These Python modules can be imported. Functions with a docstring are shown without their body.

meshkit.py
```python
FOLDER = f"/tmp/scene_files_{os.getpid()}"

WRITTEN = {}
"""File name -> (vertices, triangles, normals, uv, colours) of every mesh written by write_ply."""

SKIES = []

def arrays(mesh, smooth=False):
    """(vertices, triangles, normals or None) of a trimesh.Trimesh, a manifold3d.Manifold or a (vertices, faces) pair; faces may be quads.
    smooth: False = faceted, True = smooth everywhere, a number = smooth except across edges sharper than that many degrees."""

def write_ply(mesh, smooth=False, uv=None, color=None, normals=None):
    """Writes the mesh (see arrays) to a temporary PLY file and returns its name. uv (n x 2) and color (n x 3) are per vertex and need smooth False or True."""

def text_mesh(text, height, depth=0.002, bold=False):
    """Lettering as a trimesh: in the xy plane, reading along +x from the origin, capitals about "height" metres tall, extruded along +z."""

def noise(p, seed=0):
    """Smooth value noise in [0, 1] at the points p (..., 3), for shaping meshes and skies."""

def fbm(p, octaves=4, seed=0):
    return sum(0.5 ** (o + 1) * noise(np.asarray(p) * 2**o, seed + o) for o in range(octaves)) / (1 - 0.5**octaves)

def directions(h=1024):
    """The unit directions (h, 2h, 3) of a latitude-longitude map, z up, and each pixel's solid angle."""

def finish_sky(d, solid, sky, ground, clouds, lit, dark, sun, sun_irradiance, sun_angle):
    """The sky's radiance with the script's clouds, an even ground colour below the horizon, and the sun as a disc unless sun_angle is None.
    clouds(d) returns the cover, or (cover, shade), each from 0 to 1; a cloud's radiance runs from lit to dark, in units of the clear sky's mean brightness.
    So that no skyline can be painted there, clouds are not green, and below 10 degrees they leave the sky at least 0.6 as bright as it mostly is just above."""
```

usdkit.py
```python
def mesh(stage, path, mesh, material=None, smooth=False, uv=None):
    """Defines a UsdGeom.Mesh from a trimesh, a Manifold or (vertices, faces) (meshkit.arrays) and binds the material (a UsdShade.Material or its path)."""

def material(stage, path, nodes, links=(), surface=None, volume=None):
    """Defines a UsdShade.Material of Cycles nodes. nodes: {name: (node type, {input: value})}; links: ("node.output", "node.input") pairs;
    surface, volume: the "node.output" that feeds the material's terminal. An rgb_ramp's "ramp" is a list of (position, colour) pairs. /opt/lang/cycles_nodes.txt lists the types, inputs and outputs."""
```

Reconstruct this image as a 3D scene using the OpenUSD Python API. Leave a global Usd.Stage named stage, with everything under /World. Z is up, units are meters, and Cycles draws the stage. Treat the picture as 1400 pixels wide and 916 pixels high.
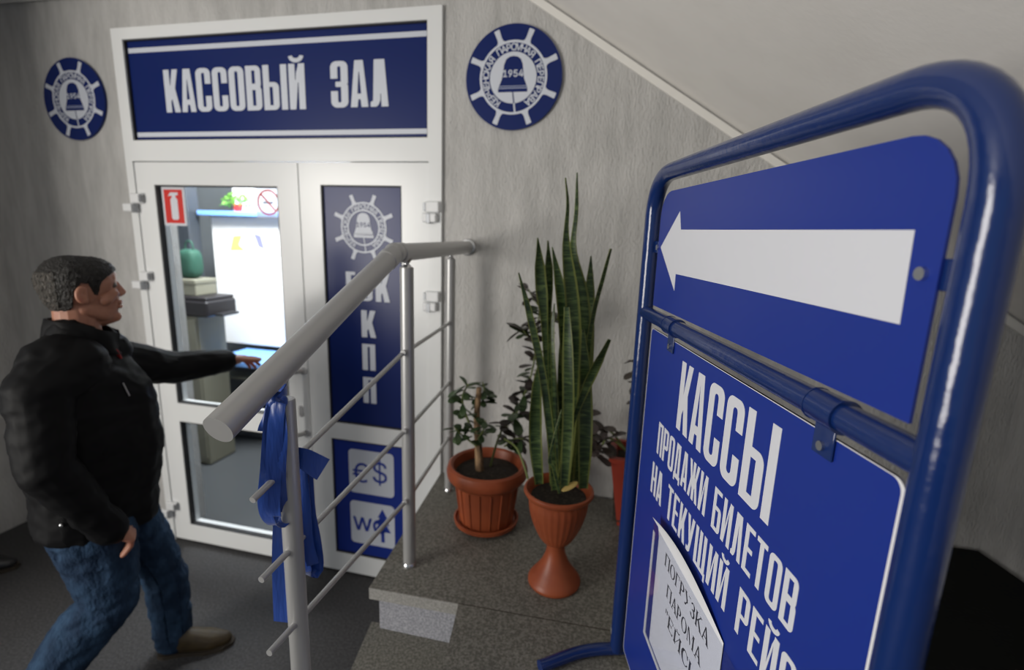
import math, random
import numpy as np, trimesh, manifold3d, usdkit, meshkit
from shapely import affinity
from shapely.geometry import Polygon, Point, LineString, box as sbox
from shapely.ops import unary_union
from pxr import Usd, UsdGeom, UsdLux, UsdShade, Gf, Sdf

random.seed(7); RNG = np.random.default_rng(7)
stage = Usd.Stage.CreateInMemory()
UsdGeom.SetStageUpAxis(stage, 'Z'); UsdGeom.SetStageMetersPerUnit(stage, 1.0)
UsdGeom.Xform.Define(stage, '/World'); UsdGeom.Scope.Define(stage, '/World/Looks')

# ------------------------------------------------------------------ camera, light
F = 687.0; PITCH = math.radians(11.6); ROLL = math.radians(1.88); H = 1.81
cp, sp, cr, sr = math.cos(PITCH), math.sin(PITCH), math.cos(ROLL), math.sin(ROLL)
FW = np.array([0, cp, -sp]); RT0 = np.array([1., 0, 0]); UP0 = np.array([0, sp, cp])
RT = cr * RT0 + sr * UP0; UP = -sr * RT0 + cr * UP0
EYE = np.array([0, 0, H])
cam = UsdGeom.Camera.Define(stage, '/World/camera')
cam.CreateHorizontalApertureAttr(36.0); cam.CreateVerticalApertureAttr(36.0 * 916 / 1400)
cam.CreateFocalLengthAttr(36.0 * F / 1400); cam.CreateClippingRangeAttr(Gf.Vec2f(0.02, 200))
cam.CreateFStopAttr(2.8); cam.CreateFocusDistanceAttr(0.8)
cam.CreateExposureAttr(-0.20)
cam.AddTransformOp().Set(Gf.Matrix4d(*RT, 0, *UP, 0, *(-FW), 0, *EYE, 1))

def rect_light(name, pos, target, w, h, power, color):
    l = UsdLux.RectLight.Define(stage, '/World/' + name)
    l.CreateWidthAttr(w); l.CreateHeightAttr(h); l.CreateIntensityAttr(power); l.CreateColorAttr(Gf.Vec3f(*color))
    z = np.array(pos, float) - np.array(target, float); z /= np.linalg.norm(z)
    x = np.cross([0, 0, 1.0], z); x /= np.linalg.norm(x); y = np.cross(z, x)
    l.AddTransformOp().Set(Gf.Matrix4d(*x, 0, *y, 0, *z, 0, *pos, 1))
    return l
# daylight of the glazed entrance in the left wall of the lobby
rect_light('entrance_daylight', (-3.5, -0.72, 1.56), (0.0, 0.55, 1.64), 1.5, 1.9, 15.0, (1.0, 0.955, 0.885))
# ticket hall lamp behind the glass door
dome = UsdLux.DomeLight.Define(stage, '/World/sky')
dome.CreateIntensityAttr(0.11); dome.CreateColorAttr(Gf.Vec3f(0.62, 0.80, 1.0))

# ------------------------------------------------------------------ frames of reference
WN = np.array([-0.22495, -0.97437, 0]); WA = np.array([0.97437, -0.22495, 0]); WO = WN * -2.122   # door wall: along, out, foot
def wp(s, z, d=0.0): return WO + WA * s + WN * d + np.array([0, 0, z])
WM = np.eye(4); WM[:3, 0] = WA; WM[:3, 1] = [0, 0, 1]; WM[:3, 2] = WN; WM[:3, 3] = WO
LZ = 0.657                                                     # landing height above the lobby floor
SD = np.array([0.041876, -0.999123, 0]); SN = np.array([-0.999123, -0.041876, 0]); SP = np.array([0.32037, 1.20612, 0])   # standing sign: along, face, foot
SM = np.eye(4); SM[:3, 0] = SD; SM[:3, 1] = [0, 0, 1]; SM[:3, 2] = SN; SM[:3, 3] = SP
def spt(u, z, d=0.0): return SP + SD * u + SN * d + np.array([0, 0, z])
def at(px, py, y):                                             # point at distance y seen in direction of the picture point
    u, v = (px - 700) / F, (py - 458) / F
    x0, y0 = cr * u + sr * v, -sr * u + cr * v
    d = FW + x0 * RT0 - y0 * UP0
    return EYE + d * (y / d[1])

rect_light('hall_lamp', wp(-2.35, 2.70, -.80), wp(-3.3, 1.2, -1.9), 0.9, 0.5, 130.0, (1.0, 0.98, 0.95))

# ------------------------------------------------------------------ materials
def mat(name, color, rough=0.5, metallic=0.0, vary=None, bump=None, spec=0.5, sheen=0.0, coat=0.0, sub=0.0):
    """vary: (scale xyz, second colour, lo, hi); bump: (scale xyz, distance, detail)"""
    n = {'p': ('principled_bsdf', {'base_color': color, 'roughness': rough, 'metallic': metallic, 'specular_ior_level': spec, 'coat_weight': coat, 'sheen_weight': sheen})}
    if sub: n['p'][1].update({'subsurface_weight': sub, 'subsurface_scale': 0.008})
    k = []
    if vary or bump: n['g'] = ('geometry', {})
    if vary:
        sc, c2, lo, hi = vary
        n['m1'] = ('mapping', {'scale': sc}); n['n1'] = ('noise_texture', {'scale': 1.0, 'detail': 4.0, 'roughness': 0.6})
        n['r1'] = ('rgb_ramp', {'ramp': [(lo, color), (hi, c2)]})
        k += [('g.position', 'm1.vector'), ('m1.vector', 'n1.vector'), ('n1.fac', 'r1.fac'), ('r1.color', 'p.base_color')]
    if bump:
        sc, dist, det = bump
        n['m2'] = ('mapping', {'scale': sc}); n['n2'] = ('noise_texture', {'scale': 1.0, 'detail': float(det), 'roughness': 0.55})
        n['b'] = ('bump', {'strength': 1.0, 'distance': dist})
        k += [('g.position', 'm2.vector'), ('m2.vector', 'n2.vector'), ('n2.fac', 'b.height'), ('b.normal', 'p.normal')]
    return usdkit.material(stage, '/World/Looks/' + name, n, k, surface='p.BSDF')

M = {}
M['plaster'] = mat('plaster', (.56, .55, .535), .9, vary=((16, 16, 3.5), (.45, .443, .43), .38, .68), bump=((150, 150, 45), .007, 3), spec=.2)
M['soffit'] = mat('soffit', (.86, .835, .80), .85, vary=((5, 5, 5), (.82, .795, .76), .4, .7), bump=((60, 60, 60), .0005, 2), spec=.2)
M['trim'] = mat('trim', (.80, .78, .74), .7)
M['ceil'] = mat('ceiling_paint', (.75, .75, .74), .8)
M['lobby'] = mat('lobby_floor', (.040, .040, .042), .75, vary=((110, 110, 110), (.095, .092, .094), .42, .75), spec=.25)
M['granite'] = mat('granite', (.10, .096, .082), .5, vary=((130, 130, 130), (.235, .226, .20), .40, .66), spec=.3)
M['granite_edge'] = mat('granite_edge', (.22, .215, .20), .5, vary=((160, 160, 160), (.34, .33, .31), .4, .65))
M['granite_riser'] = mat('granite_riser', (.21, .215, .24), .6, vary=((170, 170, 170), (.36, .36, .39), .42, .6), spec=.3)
M['rubber'] = mat('rubber', (.008, .009, .008), .85, bump=((90, 90, 90), .002, 2), spec=.15)
M['pvc'] = mat('white_pvc', (.80, .81, .81), .22, spec=.5)
M['pvc_dark'] = mat('seal', (.02, .02, .022), .6)
M['hinge'] = mat('hinge_white', (.78, .79, .80), .35)
M['hinge_grey'] = mat('hinge_grey', (.30, .31, .33), .4, metallic=.6)
M['navy'] = mat('navy_vinyl', (.0085, .020, .120), .26, spec=.22)
M['blue'] = mat('royal_vinyl', (.010, .030, .245), .35, spec=.4)
M['bluetube'] = mat('blue_paint', (.005, .022, .115), .17, spec=.55, bump=((30, 30, 30), .0012, 4), coat=.2)
M['vinyl'] = mat('white_vinyl', (.66, .67, .72), .4)
M['bannerwhite'] = mat('banner_white', (.62, .65, .72), .45)
M['grey'] = mat('vinyl_grey', (.30, .34, .48), .4)
M['edge'] = mat('panel_edge', (.75, .74, .76), .5)
M['alu'] = mat('anodised_aluminium', (.43, .428, .425), .36, metallic=.45)
M['steel'] = mat('steel', (.66, .66, .67), .25, metallic=1.0)
M['terracotta'] = mat('terracotta_plastic', (.30, .070, .025), .42, vary=((9, 9, 9), (.23, .05, .02), .4, .7), spec=.4)
M['redplastic'] = mat('red_plastic', (.26, .035, .02), .4)
M['soil'] = mat('soil', (.022, .017, .012), .95, vary=((90, 90, 90), (.07, .055, .04), .45, .75), bump=((120, 120, 120), .01, 4))
M['bark'] = mat('stem_bark', (.30, .19, .10), .85, vary=((60, 60, 25), (.11, .065, .035), .4, .65), bump=((80, 80, 30), .006, 3))
M['greenstem'] = mat('green_stem', (.12, .15, .04), .6)
M['jade'] = mat('jade_leaf', (.022, .045, .014), .4, vary=((25, 25, 25), (.04, .075, .02), .4, .7))
M['jadedark'] = mat('jade_leaf_dark', (.032, .022, .022), .4, vary=((25, 25, 25), (.05, .04, .03), .4, .7))
M['drytip'] = mat('dry_leaf', (.42, .30, .09), .7)
M['skin'] = mat('skin', (.36, .165, .105), .5, sub=.08, vary=((40, 40, 40), (.30, .125, .08), .4, .7))
M['hair'] = mat('hair', (.009, .007, .005), .5, vary=((90, 90, 45), (.020, .016, .013), .48, .72), bump=((190, 190, 90), .02, 3))
M['hairgrey'] = mat('hair_greying', (.03, .026, .02), .55, vary=((110, 110, 60), (.11, .095, .08), .42, .68), bump=((190, 190, 90), .02, 3))
M['jacket'] = mat('jacket_cloth', (.0038, .0038, .0045), .62, spec=.15)
M['red'] = mat('red_cloth', (.30, .012, .012), .8)
M['jeans'] = mat('denim', (.011, .026, .056), .85, vary=((14, 14, 7), (.030, .066, .125), .42, .70), bump=((22, 22, 12), .02, 3), spec=.2)
M['leather'] = mat('brown_leather', (.055, .036, .012), .6, vary=((30, 30, 30), (.03, .018, .007), .4, .7))
M['sole'] = mat('shoe_sole', (.03, .022, .014), .8)
M['eye'] = mat('eye', (.09, .07, .06), .25)
M['ribbon'] = mat('blue_ribbon', (.003, .042, .26), .38, sheen=.2, spec=.5, bump=((60, 60, 12), .003, 2))
M['paper'] = mat('paper', (.80, .80, .83), .7)
M['ink'] = mat('ink', (.035, .035, .05), .7)
M['signred'] = mat('sign_red', (.62, .022, .015), .4)
M['bluepr'] = mat('print_blue', (.010, .035, .30), .4)
M['black'] = mat('black_plastic', (.012, .012, .014), .4)
M['hallwall'] = mat('hall_wall', (.16, .175, .185), .8)
M['hallgrey'] = mat('hall_grey_frame', (.03, .036, .045), .5)
M['hallfloor'] = mat('hall_floor', (.07, .075, .08), .3)
M['kiosk'] = mat('kiosk_white', (.88, .87, .85), .5)
M['shelfblue'] = mat('shelf_blue', (.18, .38, .80), .5)
M['cream'] = mat('cream_laminate', (.17, .165, .125), .5)
M['printer'] = mat('printer_shell', (.010, .008, .010), .45)
M['green_cloth'] = mat('green_cloth', (.008, .055, .035), .8)
M['yellow'] = mat('poster_yellow', (.75, .60, .15), .6)
M['violet'] = mat('poster_violet', (.20, .20, .42), .6)
M['leafbright'] = mat('leaf_bright', (.10, .26, .03), .6)

def snake_mat():
    n = {'uv': ('uvmap', {'attribute': 'st'}), 'sx': ('separate_xyz', {}), 'g': ('geometry', {}),
         'mp': ('mapping', {'scale': (14, 14, 120)}), 'no': ('noise_texture', {'scale': 1.0, 'detail': 3.0, 'distortion': 1.2}),
         'r': ('rgb_ramp', {'ramp': [(.36, (.008, .022, .006)), (.50, (.024, .050, .012)), (.64, (.075, .115, .034))]}),
         'a': ('math', {'math_type': 'subtract', 'value2': .5}), 'b': ('math', {'math_type': 'absolute'}),
         'c': ('map_range', {'from_min': .34, 'from_max': .42, 'to_min': 0.0, 'to_max': 1.0, 'clamp': True}),
         'mx': ('mix', {'color2': (.13, .145, .03)}), 'p': ('principled_bsdf', {'roughness': .42})}
    k = [('uv.UV', 'sx.vector'), ('g.position', 'mp.vector'), ('mp.vector', 'no.vector'), ('no.fac', 'r.fac'), ('sx.x', 'a.value1'), ('a.value', 'b.value1'),
         ('b.value', 'c.value'), ('c.result', 'mx.fac'), ('r.color', 'mx.color1'), ('mx.color', 'p.base_color')]
    return usdkit.material(stage, '/World/Looks/snake_leaf', n, k, surface='p.BSDF')
M['snake'] = snake_mat()
def pane(name, tint, base):
    return usdkit.material(stage, '/World/Looks/' + name, {'t': ('transparent_bsdf', {'color': tint}), 'g': ('glossy_bsdf', {'color': (1, 1, 1), 'roughness': .02}), 'l': ('layer_weight', {'blend': .5}),
        'w': ('math', {'math_type': 'power', 'value2': 5.0}), 'k': ('math', {'math_type': 'multiply_add', 'value2': .55, 'value3': base}), 'm': ('mix_closure', {})},
        [('l.facing', 'w.value1'), ('w.value', 'k.value1'), ('k.value', 'm.fac'), ('t.BSDF', 'm.closure1'), ('g.BSDF', 'm.closure2')], surface='m.closure')
M['glass'] = pane('pane_glass', (.90, .93, .95), .035); M['film'] = pane('clear_film', (.93, .94, .97), .03)
M['frosted'] = usdkit.material(stage, '/World/Looks/sticker_film', {'t': ('transparent_bsdf', {'color': (.95, .95, .97)}), 'd': ('diffuse_bsdf', {'color': (.75, .76, .80)}),
    'm': ('mix_closure', {'fac': .45})}, [('t.BSDF', 'm.closure1'), ('d.BSDF', 'm.closure2')], surface='m.closure')

# ------------------------------------------------------------------ scene helpers
USED = {}
def numbered(parent, name):
    k = (parent, name); i = USED.get(k, -1) + 1; USED[k] = i
    return f'{parent}/{name}' + (f'_{i:03d}' if i else '')
ORIGIN = {}
def tag(prim, label=None, cat=None, group=None, kind=None):
    for k, v in (('label', label), ('category', cat), ('group', group), ('kind', kind)):
        if v: prim.SetCustomDataByKey(k, v)
def thing(name, loc, label, cat, group=None, kind=None):
    p = numbered('/World', name); x = UsdGeom.Xform.Define(stage, p)
    x.AddTranslateOp().Set(Gf.Vec3d(*map(float, loc))); ORIGIN[p] = np.array(loc, float)
    tag(x.GetPrim(), label, cat, group, kind); return p
def part(parent, name, mesh, m, smooth=False, label=None, uv=None, kind=None):
    v, f, _ = meshkit.arrays(mesh); p = numbered(parent, name); o = ORIGIN[parent]
    pr = usdkit.mesh(stage, p, (v - o, f), M[m], smooth, uv)
    ORIGIN[p] = o; tag(pr.GetPrim(), label, kind=kind); return p
def single(name, mesh, m, smooth=False, label=None, cat=None, group=None, kind=None):
    v, f, _ = meshkit.arrays(mesh); p = numbered('/World', name)
    pr = usdkit.mesh(stage, p, (v, f), M[m], smooth); ORIGIN[p] = np.zeros(3); tag(pr.GetPrim(), label, cat, group, kind); return p
cat_ = trimesh.util.concatenate
def ext(poly, d0, d1, frame=None):
    """polygon(s) extruded from depth d0 to d1 in a frame"""
    gs = [g for g in getattr(poly, 'geoms', [poly]) if g.area > 1e-9]
    ms = []
    for g in gs:
        m = trimesh.creation.extrude_polygon(g, d1 - d0, engine='earcut'); m.apply_translation([0, 0, d0]); ms.append(m)
    m = cat_(ms)
    if frame is not None: m.apply_transform(frame)
    return m
def rrect(x0, y0, x1, y1, r): return sbox(x0 + r, y0 + r, x1 - r, y1 - r).buffer(r, quad_segs=6)
def bevel_box(x0, x1, y0, y1, z0, z1, b=.004, frame=None):
    """box with chamfered edges in a frame (x, y = polygon plane, z = depth)"""
    pts = []
    for sx, sy, sz in np.ndindex(2, 2, 2):
        c = np.array([(x0, x1)[sx], (y0, y1)[sy], (z0, z1)[sz]]); o = b * (1 - 2 * np.array([sx, sy, sz]))
        for k in range(3):
            e = o.copy(); e[k] = 0; pts.append(c + e)
    m = trimesh.convex.convex_hull(np.array(pts))
    if frame is not None: m.apply_transform(frame)
    return m
def tube(path, r, n=14, caps=True):
    """swept round tube along a polyline; r number or list"""
    P = np.asarray(path, float); r = np.broadcast_to(np.asarray(r, float), (len(P),))
    T = np.gradient(P, axis=0); T /= np.linalg.norm(T, axis=1, keepdims=True)
    u = np.cross(T[0], [0, 0, 1.0] if abs(T[0][2]) < .9 else [1.0, 0, 0]); u /= np.linalg.norm(u)
    V = []
    a = np.arange(n) * 2 * np.pi / n
    for i in range(len(P)):
        u = u - T[i] * (u @ T[i]); u /= np.linalg.norm(u); w = np.cross(T[i], u)
        V.append(P[i] + r[i] * (np.cos(a)[:, None] * u + np.sin(a)[:, None] * w))
    V = np.vstack(V); Fc = []
    for i in range(len(P) - 1):
        for j in range(n):
            A, B = i * n + j, i * n + (j + 1) % n
            Fc += [[A, B, B + n], [A, B + n, A + n]]
    if caps:
        c0, c1 = len(V), len(V) + 1; V = np.vstack([V, P[0], P[-1]]); o = (len(P) - 1) * n
        for j in range(n):
            Fc += [[c0, (j + 1) % n, j], [c1, o + j, o + (j + 1) % n]]
    return trimesh.Trimesh(V, Fc, process=False)
def arc_path(pts, r, seg=8):
    """polyline with rounded corners"""
    pts = [np.asarray(p, float) for p in pts]; out = [pts[0]]
    for i in range(1, len(pts) - 1):
        a, b, c = pts[i - 1], pts[i], pts[i + 1]
        d0 = (a - b) / np.linalg.norm(a - b); d1 = (c - b) / np.linalg.norm(c - b)
        ang = math.acos(np.clip(d0 @ d1, -1, 1)); t = min(r / math.tan(ang / 2), .45 * np.linalg.norm(a - b), .45 * np.linalg.norm(c - b))
        p0, p1 = b + d0 * t, b + d1 * t
        for k in range(seg + 1):
            q = k / seg; out.append((1 - q) ** 2 * p0 + 2 * q * (1 - q) * b + q * q * p1)
    out.append(pts[-1]); return np.array(out)
def smooth_curve(pts, n=24):
    """Catmull-Rom through points"""
    P = np.asarray(pts, float); P = np.vstack([2 * P[0] - P[1], P, 2 * P[-1] - P[-2]]); out = []
    m = len(P) - 3
    for t in np.linspace(0, m - 1e-6, n):
        i = int(t); q = t - i; a, b, c, d = P[i:i + 4]
        out.append(.5 * (2 * b + (c - a) * q + (2 * a - 5 * b + 4 * c - d) * q * q + (3 * b - a - 3 * c + d) * q ** 3))
    return np.array(out)
def lathe(profile, loc, n=40):
    m = trimesh.creation.revolve(np.array(profile, float), sections=n); m.apply_translation(loc); return m
def ribbon(path, side, w, t=.0016):
    """flat strip along a path; side: width direction(s)"""
    P = np.asarray(path, float); S = np.broadcast_to(np.asarray(side, float), P.shape).copy(); w = np.broadcast_to(w, (len(P),))
    T = np.gradient(P, axis=0); T /= np.linalg.norm(T, axis=1, keepdims=True)
    S -= T * (S * T).sum(1, keepdims=True); S /= np.linalg.norm(S, axis=1, keepdims=True)
    N = np.cross(T, S); V = []
    for i in range(len(P)):
        for a, b in ((-1, -1), (1, -1), (1, 1), (-1, 1)):
            V.append(P[i] + S[i] * a * w[i] / 2 + N[i] * b * t / 2)
    Fc = []
    for i in range(len(P) - 1):
        for j in range(4):
            A, B = i * 4 + j, i * 4 + (j + 1) % 4
            Fc += [[A, B, B + 4], [A, B + 4, A + 4]]
    o = (len(P) - 1) * 4; Fc += [[0, 2, 1], [0, 3, 2], [o, o + 1, o + 2], [o, o + 2, o + 3]]
    return trimesh.Trimesh(np.array(V), Fc, process=False)

# ------------------------------------------------------------------ condensed cyrillic lettering
def glyph(ch, w, t):
    h = t * .72                                                  # thickness of horizontals
    B = lambda x0, x1, y0=0., y1=1.: sbox(x0, y0, x1, y1)
    P = lambda *p: Polygon(p)
    R = lambda x0, y0, x1, y1, r=.1: rrect(x0, y0, x1, y1, min(r, (x1 - x0) * .49, (y1 - y0) * .49))
    ring = lambda x0, y0, x1, y1, r=.13: R(x0, y0, x1, y1, r).difference(R(x0 + t, y0 + h, x1 - t, y1 - h, .05))
    U = lambda *a: unary_union(a)
    if ch == 'К': return w, U(B(0, t), P((t * .8, .40), (w - t * .98, 1), (w, 1), (w * .70, .50), (t * .9, .22)), P((w * .40, .56), (w * .72, .60), (w * 1.02, 0), (w * 1.02 - t * 1.02, 0)))
    if ch == 'А':
        o = P((0, 0), (w * .26, 1), (w * .74, 1), (w, 0), (w - t * .95, 0), (w - t * 1.08, .17), (t * 1.08, .17), (t * .95, 0))
        return w, o.difference(P((w * .5, .86), (w * .5 - w * .11, .29), (w * .5 + w * .11, .29)))
    if ch == 'С': return w, ring(0, 0, w, 1).difference(B(w * .5, w + .1, .36, .64))
    if ch == 'О': return w, ring(0, 0, w, 1)
    if ch == 'В': return w, U(B(0, t), R(-.2, .47, w * .97, 1, .12).intersection(B(0, w)), R(-.2, 0, w, .56, .12).intersection(B(0, w))).difference(U(B(t, w - t, .60, 1 - h), B(t, w - t, h, .46)))
    if ch in 'ЬЫ':
        g = U(B(0, t), R(-.2, 0, w, .62, .12).intersection(B(0, w))).difference(B(t, w - t, h, .62 - h))
        return (w, g) if ch == 'Ь' else (w * 1.14 + t, U(g, B(w * 1.14, w * 1.14 + t)))
    if ch in 'ИЙ':
        g = U(B(0, t), B(w - t, w), P((t * .8, 0), (t * 1.0, .02), (w - t * .8, .98), (w - t * .9, 1), (w - t * 1.35, .8), (t * .8, .18)))
        if ch == 'Й': g = U(g, LineString([(w * .5 + .13 * math.cos(a), 1.17 + .1 * math.sin(a)) for a in np.linspace(math.pi, 2 * math.pi, 12)]).buffer(.045, cap_style=2))
        return w, g
    if ch == 'З': return w, ring(0, 0, w, 1).difference(U(B(-.1, w * .5, .36, .63), B(t, w - t, .3, .7))).union(B(w * .28, w - t * .5, .45, .56)).difference(P((w * 1.01, .53), (w * .93, .505), (w * 1.01, .48)))
    if ch == 'Л': return w, U(P((w * .22, 1), (w * .80, 1), (w, 0), (w - t * .95, 0), (w * .54, .78), (t * 1.35, .14), (t * 1.1, .04), (t * .8, 0), (0, 0), (0, .1), (t * .35, .13)))
    if ch == 'П': return w, B(0, w).difference(B(t, w - t, -.1, 1 - h))
    if ch == 'Г': return w * .82, U(B(0, t), B(0, w * .82, 1 - h, 1))
    if ch == 'Р': return w, U(B(0, t), R(-.2, .40, w, 1, .12).intersection(B(0, w))).difference(B(t, w - t, .40 + h, 1 - h))
    if ch == 'Д':
        return w * 1.12, U(P((w * .2, 1), (w * .92, 1), (w * .98, .13), (w * 1.12, .13), (w * 1.12, -.1), (w * 1.12 - t * .6, -.1), (w * 1.12 - t * .6, 0), (t * .6, 0), (t * .6, -.1), (0, -.1), (0, .13), (w * .1, .13))).difference(P((w * .5, .86), (w * .60, .86), (w * .66, .14), (w * .36, .14)))
    if ch == 'Ж':
        W = w * 1.5; c = W / 2; g = [B(c - t / 2, c + t / 2)]
        for s in (1, -1):
            f = lambda x: c + s * (x - c)
            g += [P((f(c + t * .3), .38), (f(W - t * .95), 1), (f(W), 1), (f(c + t * 1.25), .5), (f(c + t * .3), .25)), P((f(c + t * .45), .62), (f(c + t * 1.25), .58), (f(W), 0), (f(W - t), 0))]
        return W, U(*[x.buffer(0) for x in g])
    if ch == 'Б': return w, U(B(0, t), B(0, w * .92, 1 - h, 1), R(-.2, 0, w, .60, .12).intersection(B(0, w))).difference(B(t, w - t, h, .60 - h))
    if ch == 'Е': return w * .85, U(B(0, t), B(0, w * .85, 1 - h, 1), B(0, w * .85, 0, h), B(0, w * .76, .46, .46 + h))
    if ch == 'Т': return w * .9, U(B(w * .45 - t / 2, w * .45 + t / 2), B(0, w * .9, 1 - h, 1))
    if ch == 'Н': return w, U(B(0, t), B(w - t, w), B(0, w, .45, .45 + h))
    if ch == 'У': return w, U(P((0, 1), (t, 1), (w * .55, .42), (w * .40, .30)), P((w, 1), (w - t, 1), (w * .40, .22), (w * .30, .13), (w * .08, .13), (w * .08, 0), (w * .4, 0), (w * .58, .06), (w * .66, .2)).buffer(0))
    if ch in 'ШЩ':
        W = w * 1.42; g = U(B(0, t), B(W / 2 - t / 2, W / 2 + t / 2), B(W - t, W), B(0, W, 0, h))
        if ch == 'Щ': g = U(g, B(W - t * .2, W + t * .35, -.12, h)); W += t * .35
        return W, g
    raise KeyError(ch)
def line_poly(text, w, t, gap, space, round_=.012):
    x, out = 0., []
    for ch in text:
        if ch == ' ': x += space; continue
        gw, g = glyph(ch, w, t)
        g = g.buffer(0).buffer(-round_).buffer(round_ * 2).buffer(-round_) if round_ else g.buffer(0)
        out.append(affinity.translate(g, x, 0)); x += gw + gap
    return unary_union(out), x - gap
def fit_line(text, x0, x1, y0, y1, w=.34, t=.125, gap=.05, space=.3, round_=.008):
    p, L = line_poly(text, w, t, gap, space, round_)
    return affinity.translate(affinity.scale(p, (x1 - x0) / L, y1 - y0, origin=(0, 0)), x0, y0)

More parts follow.
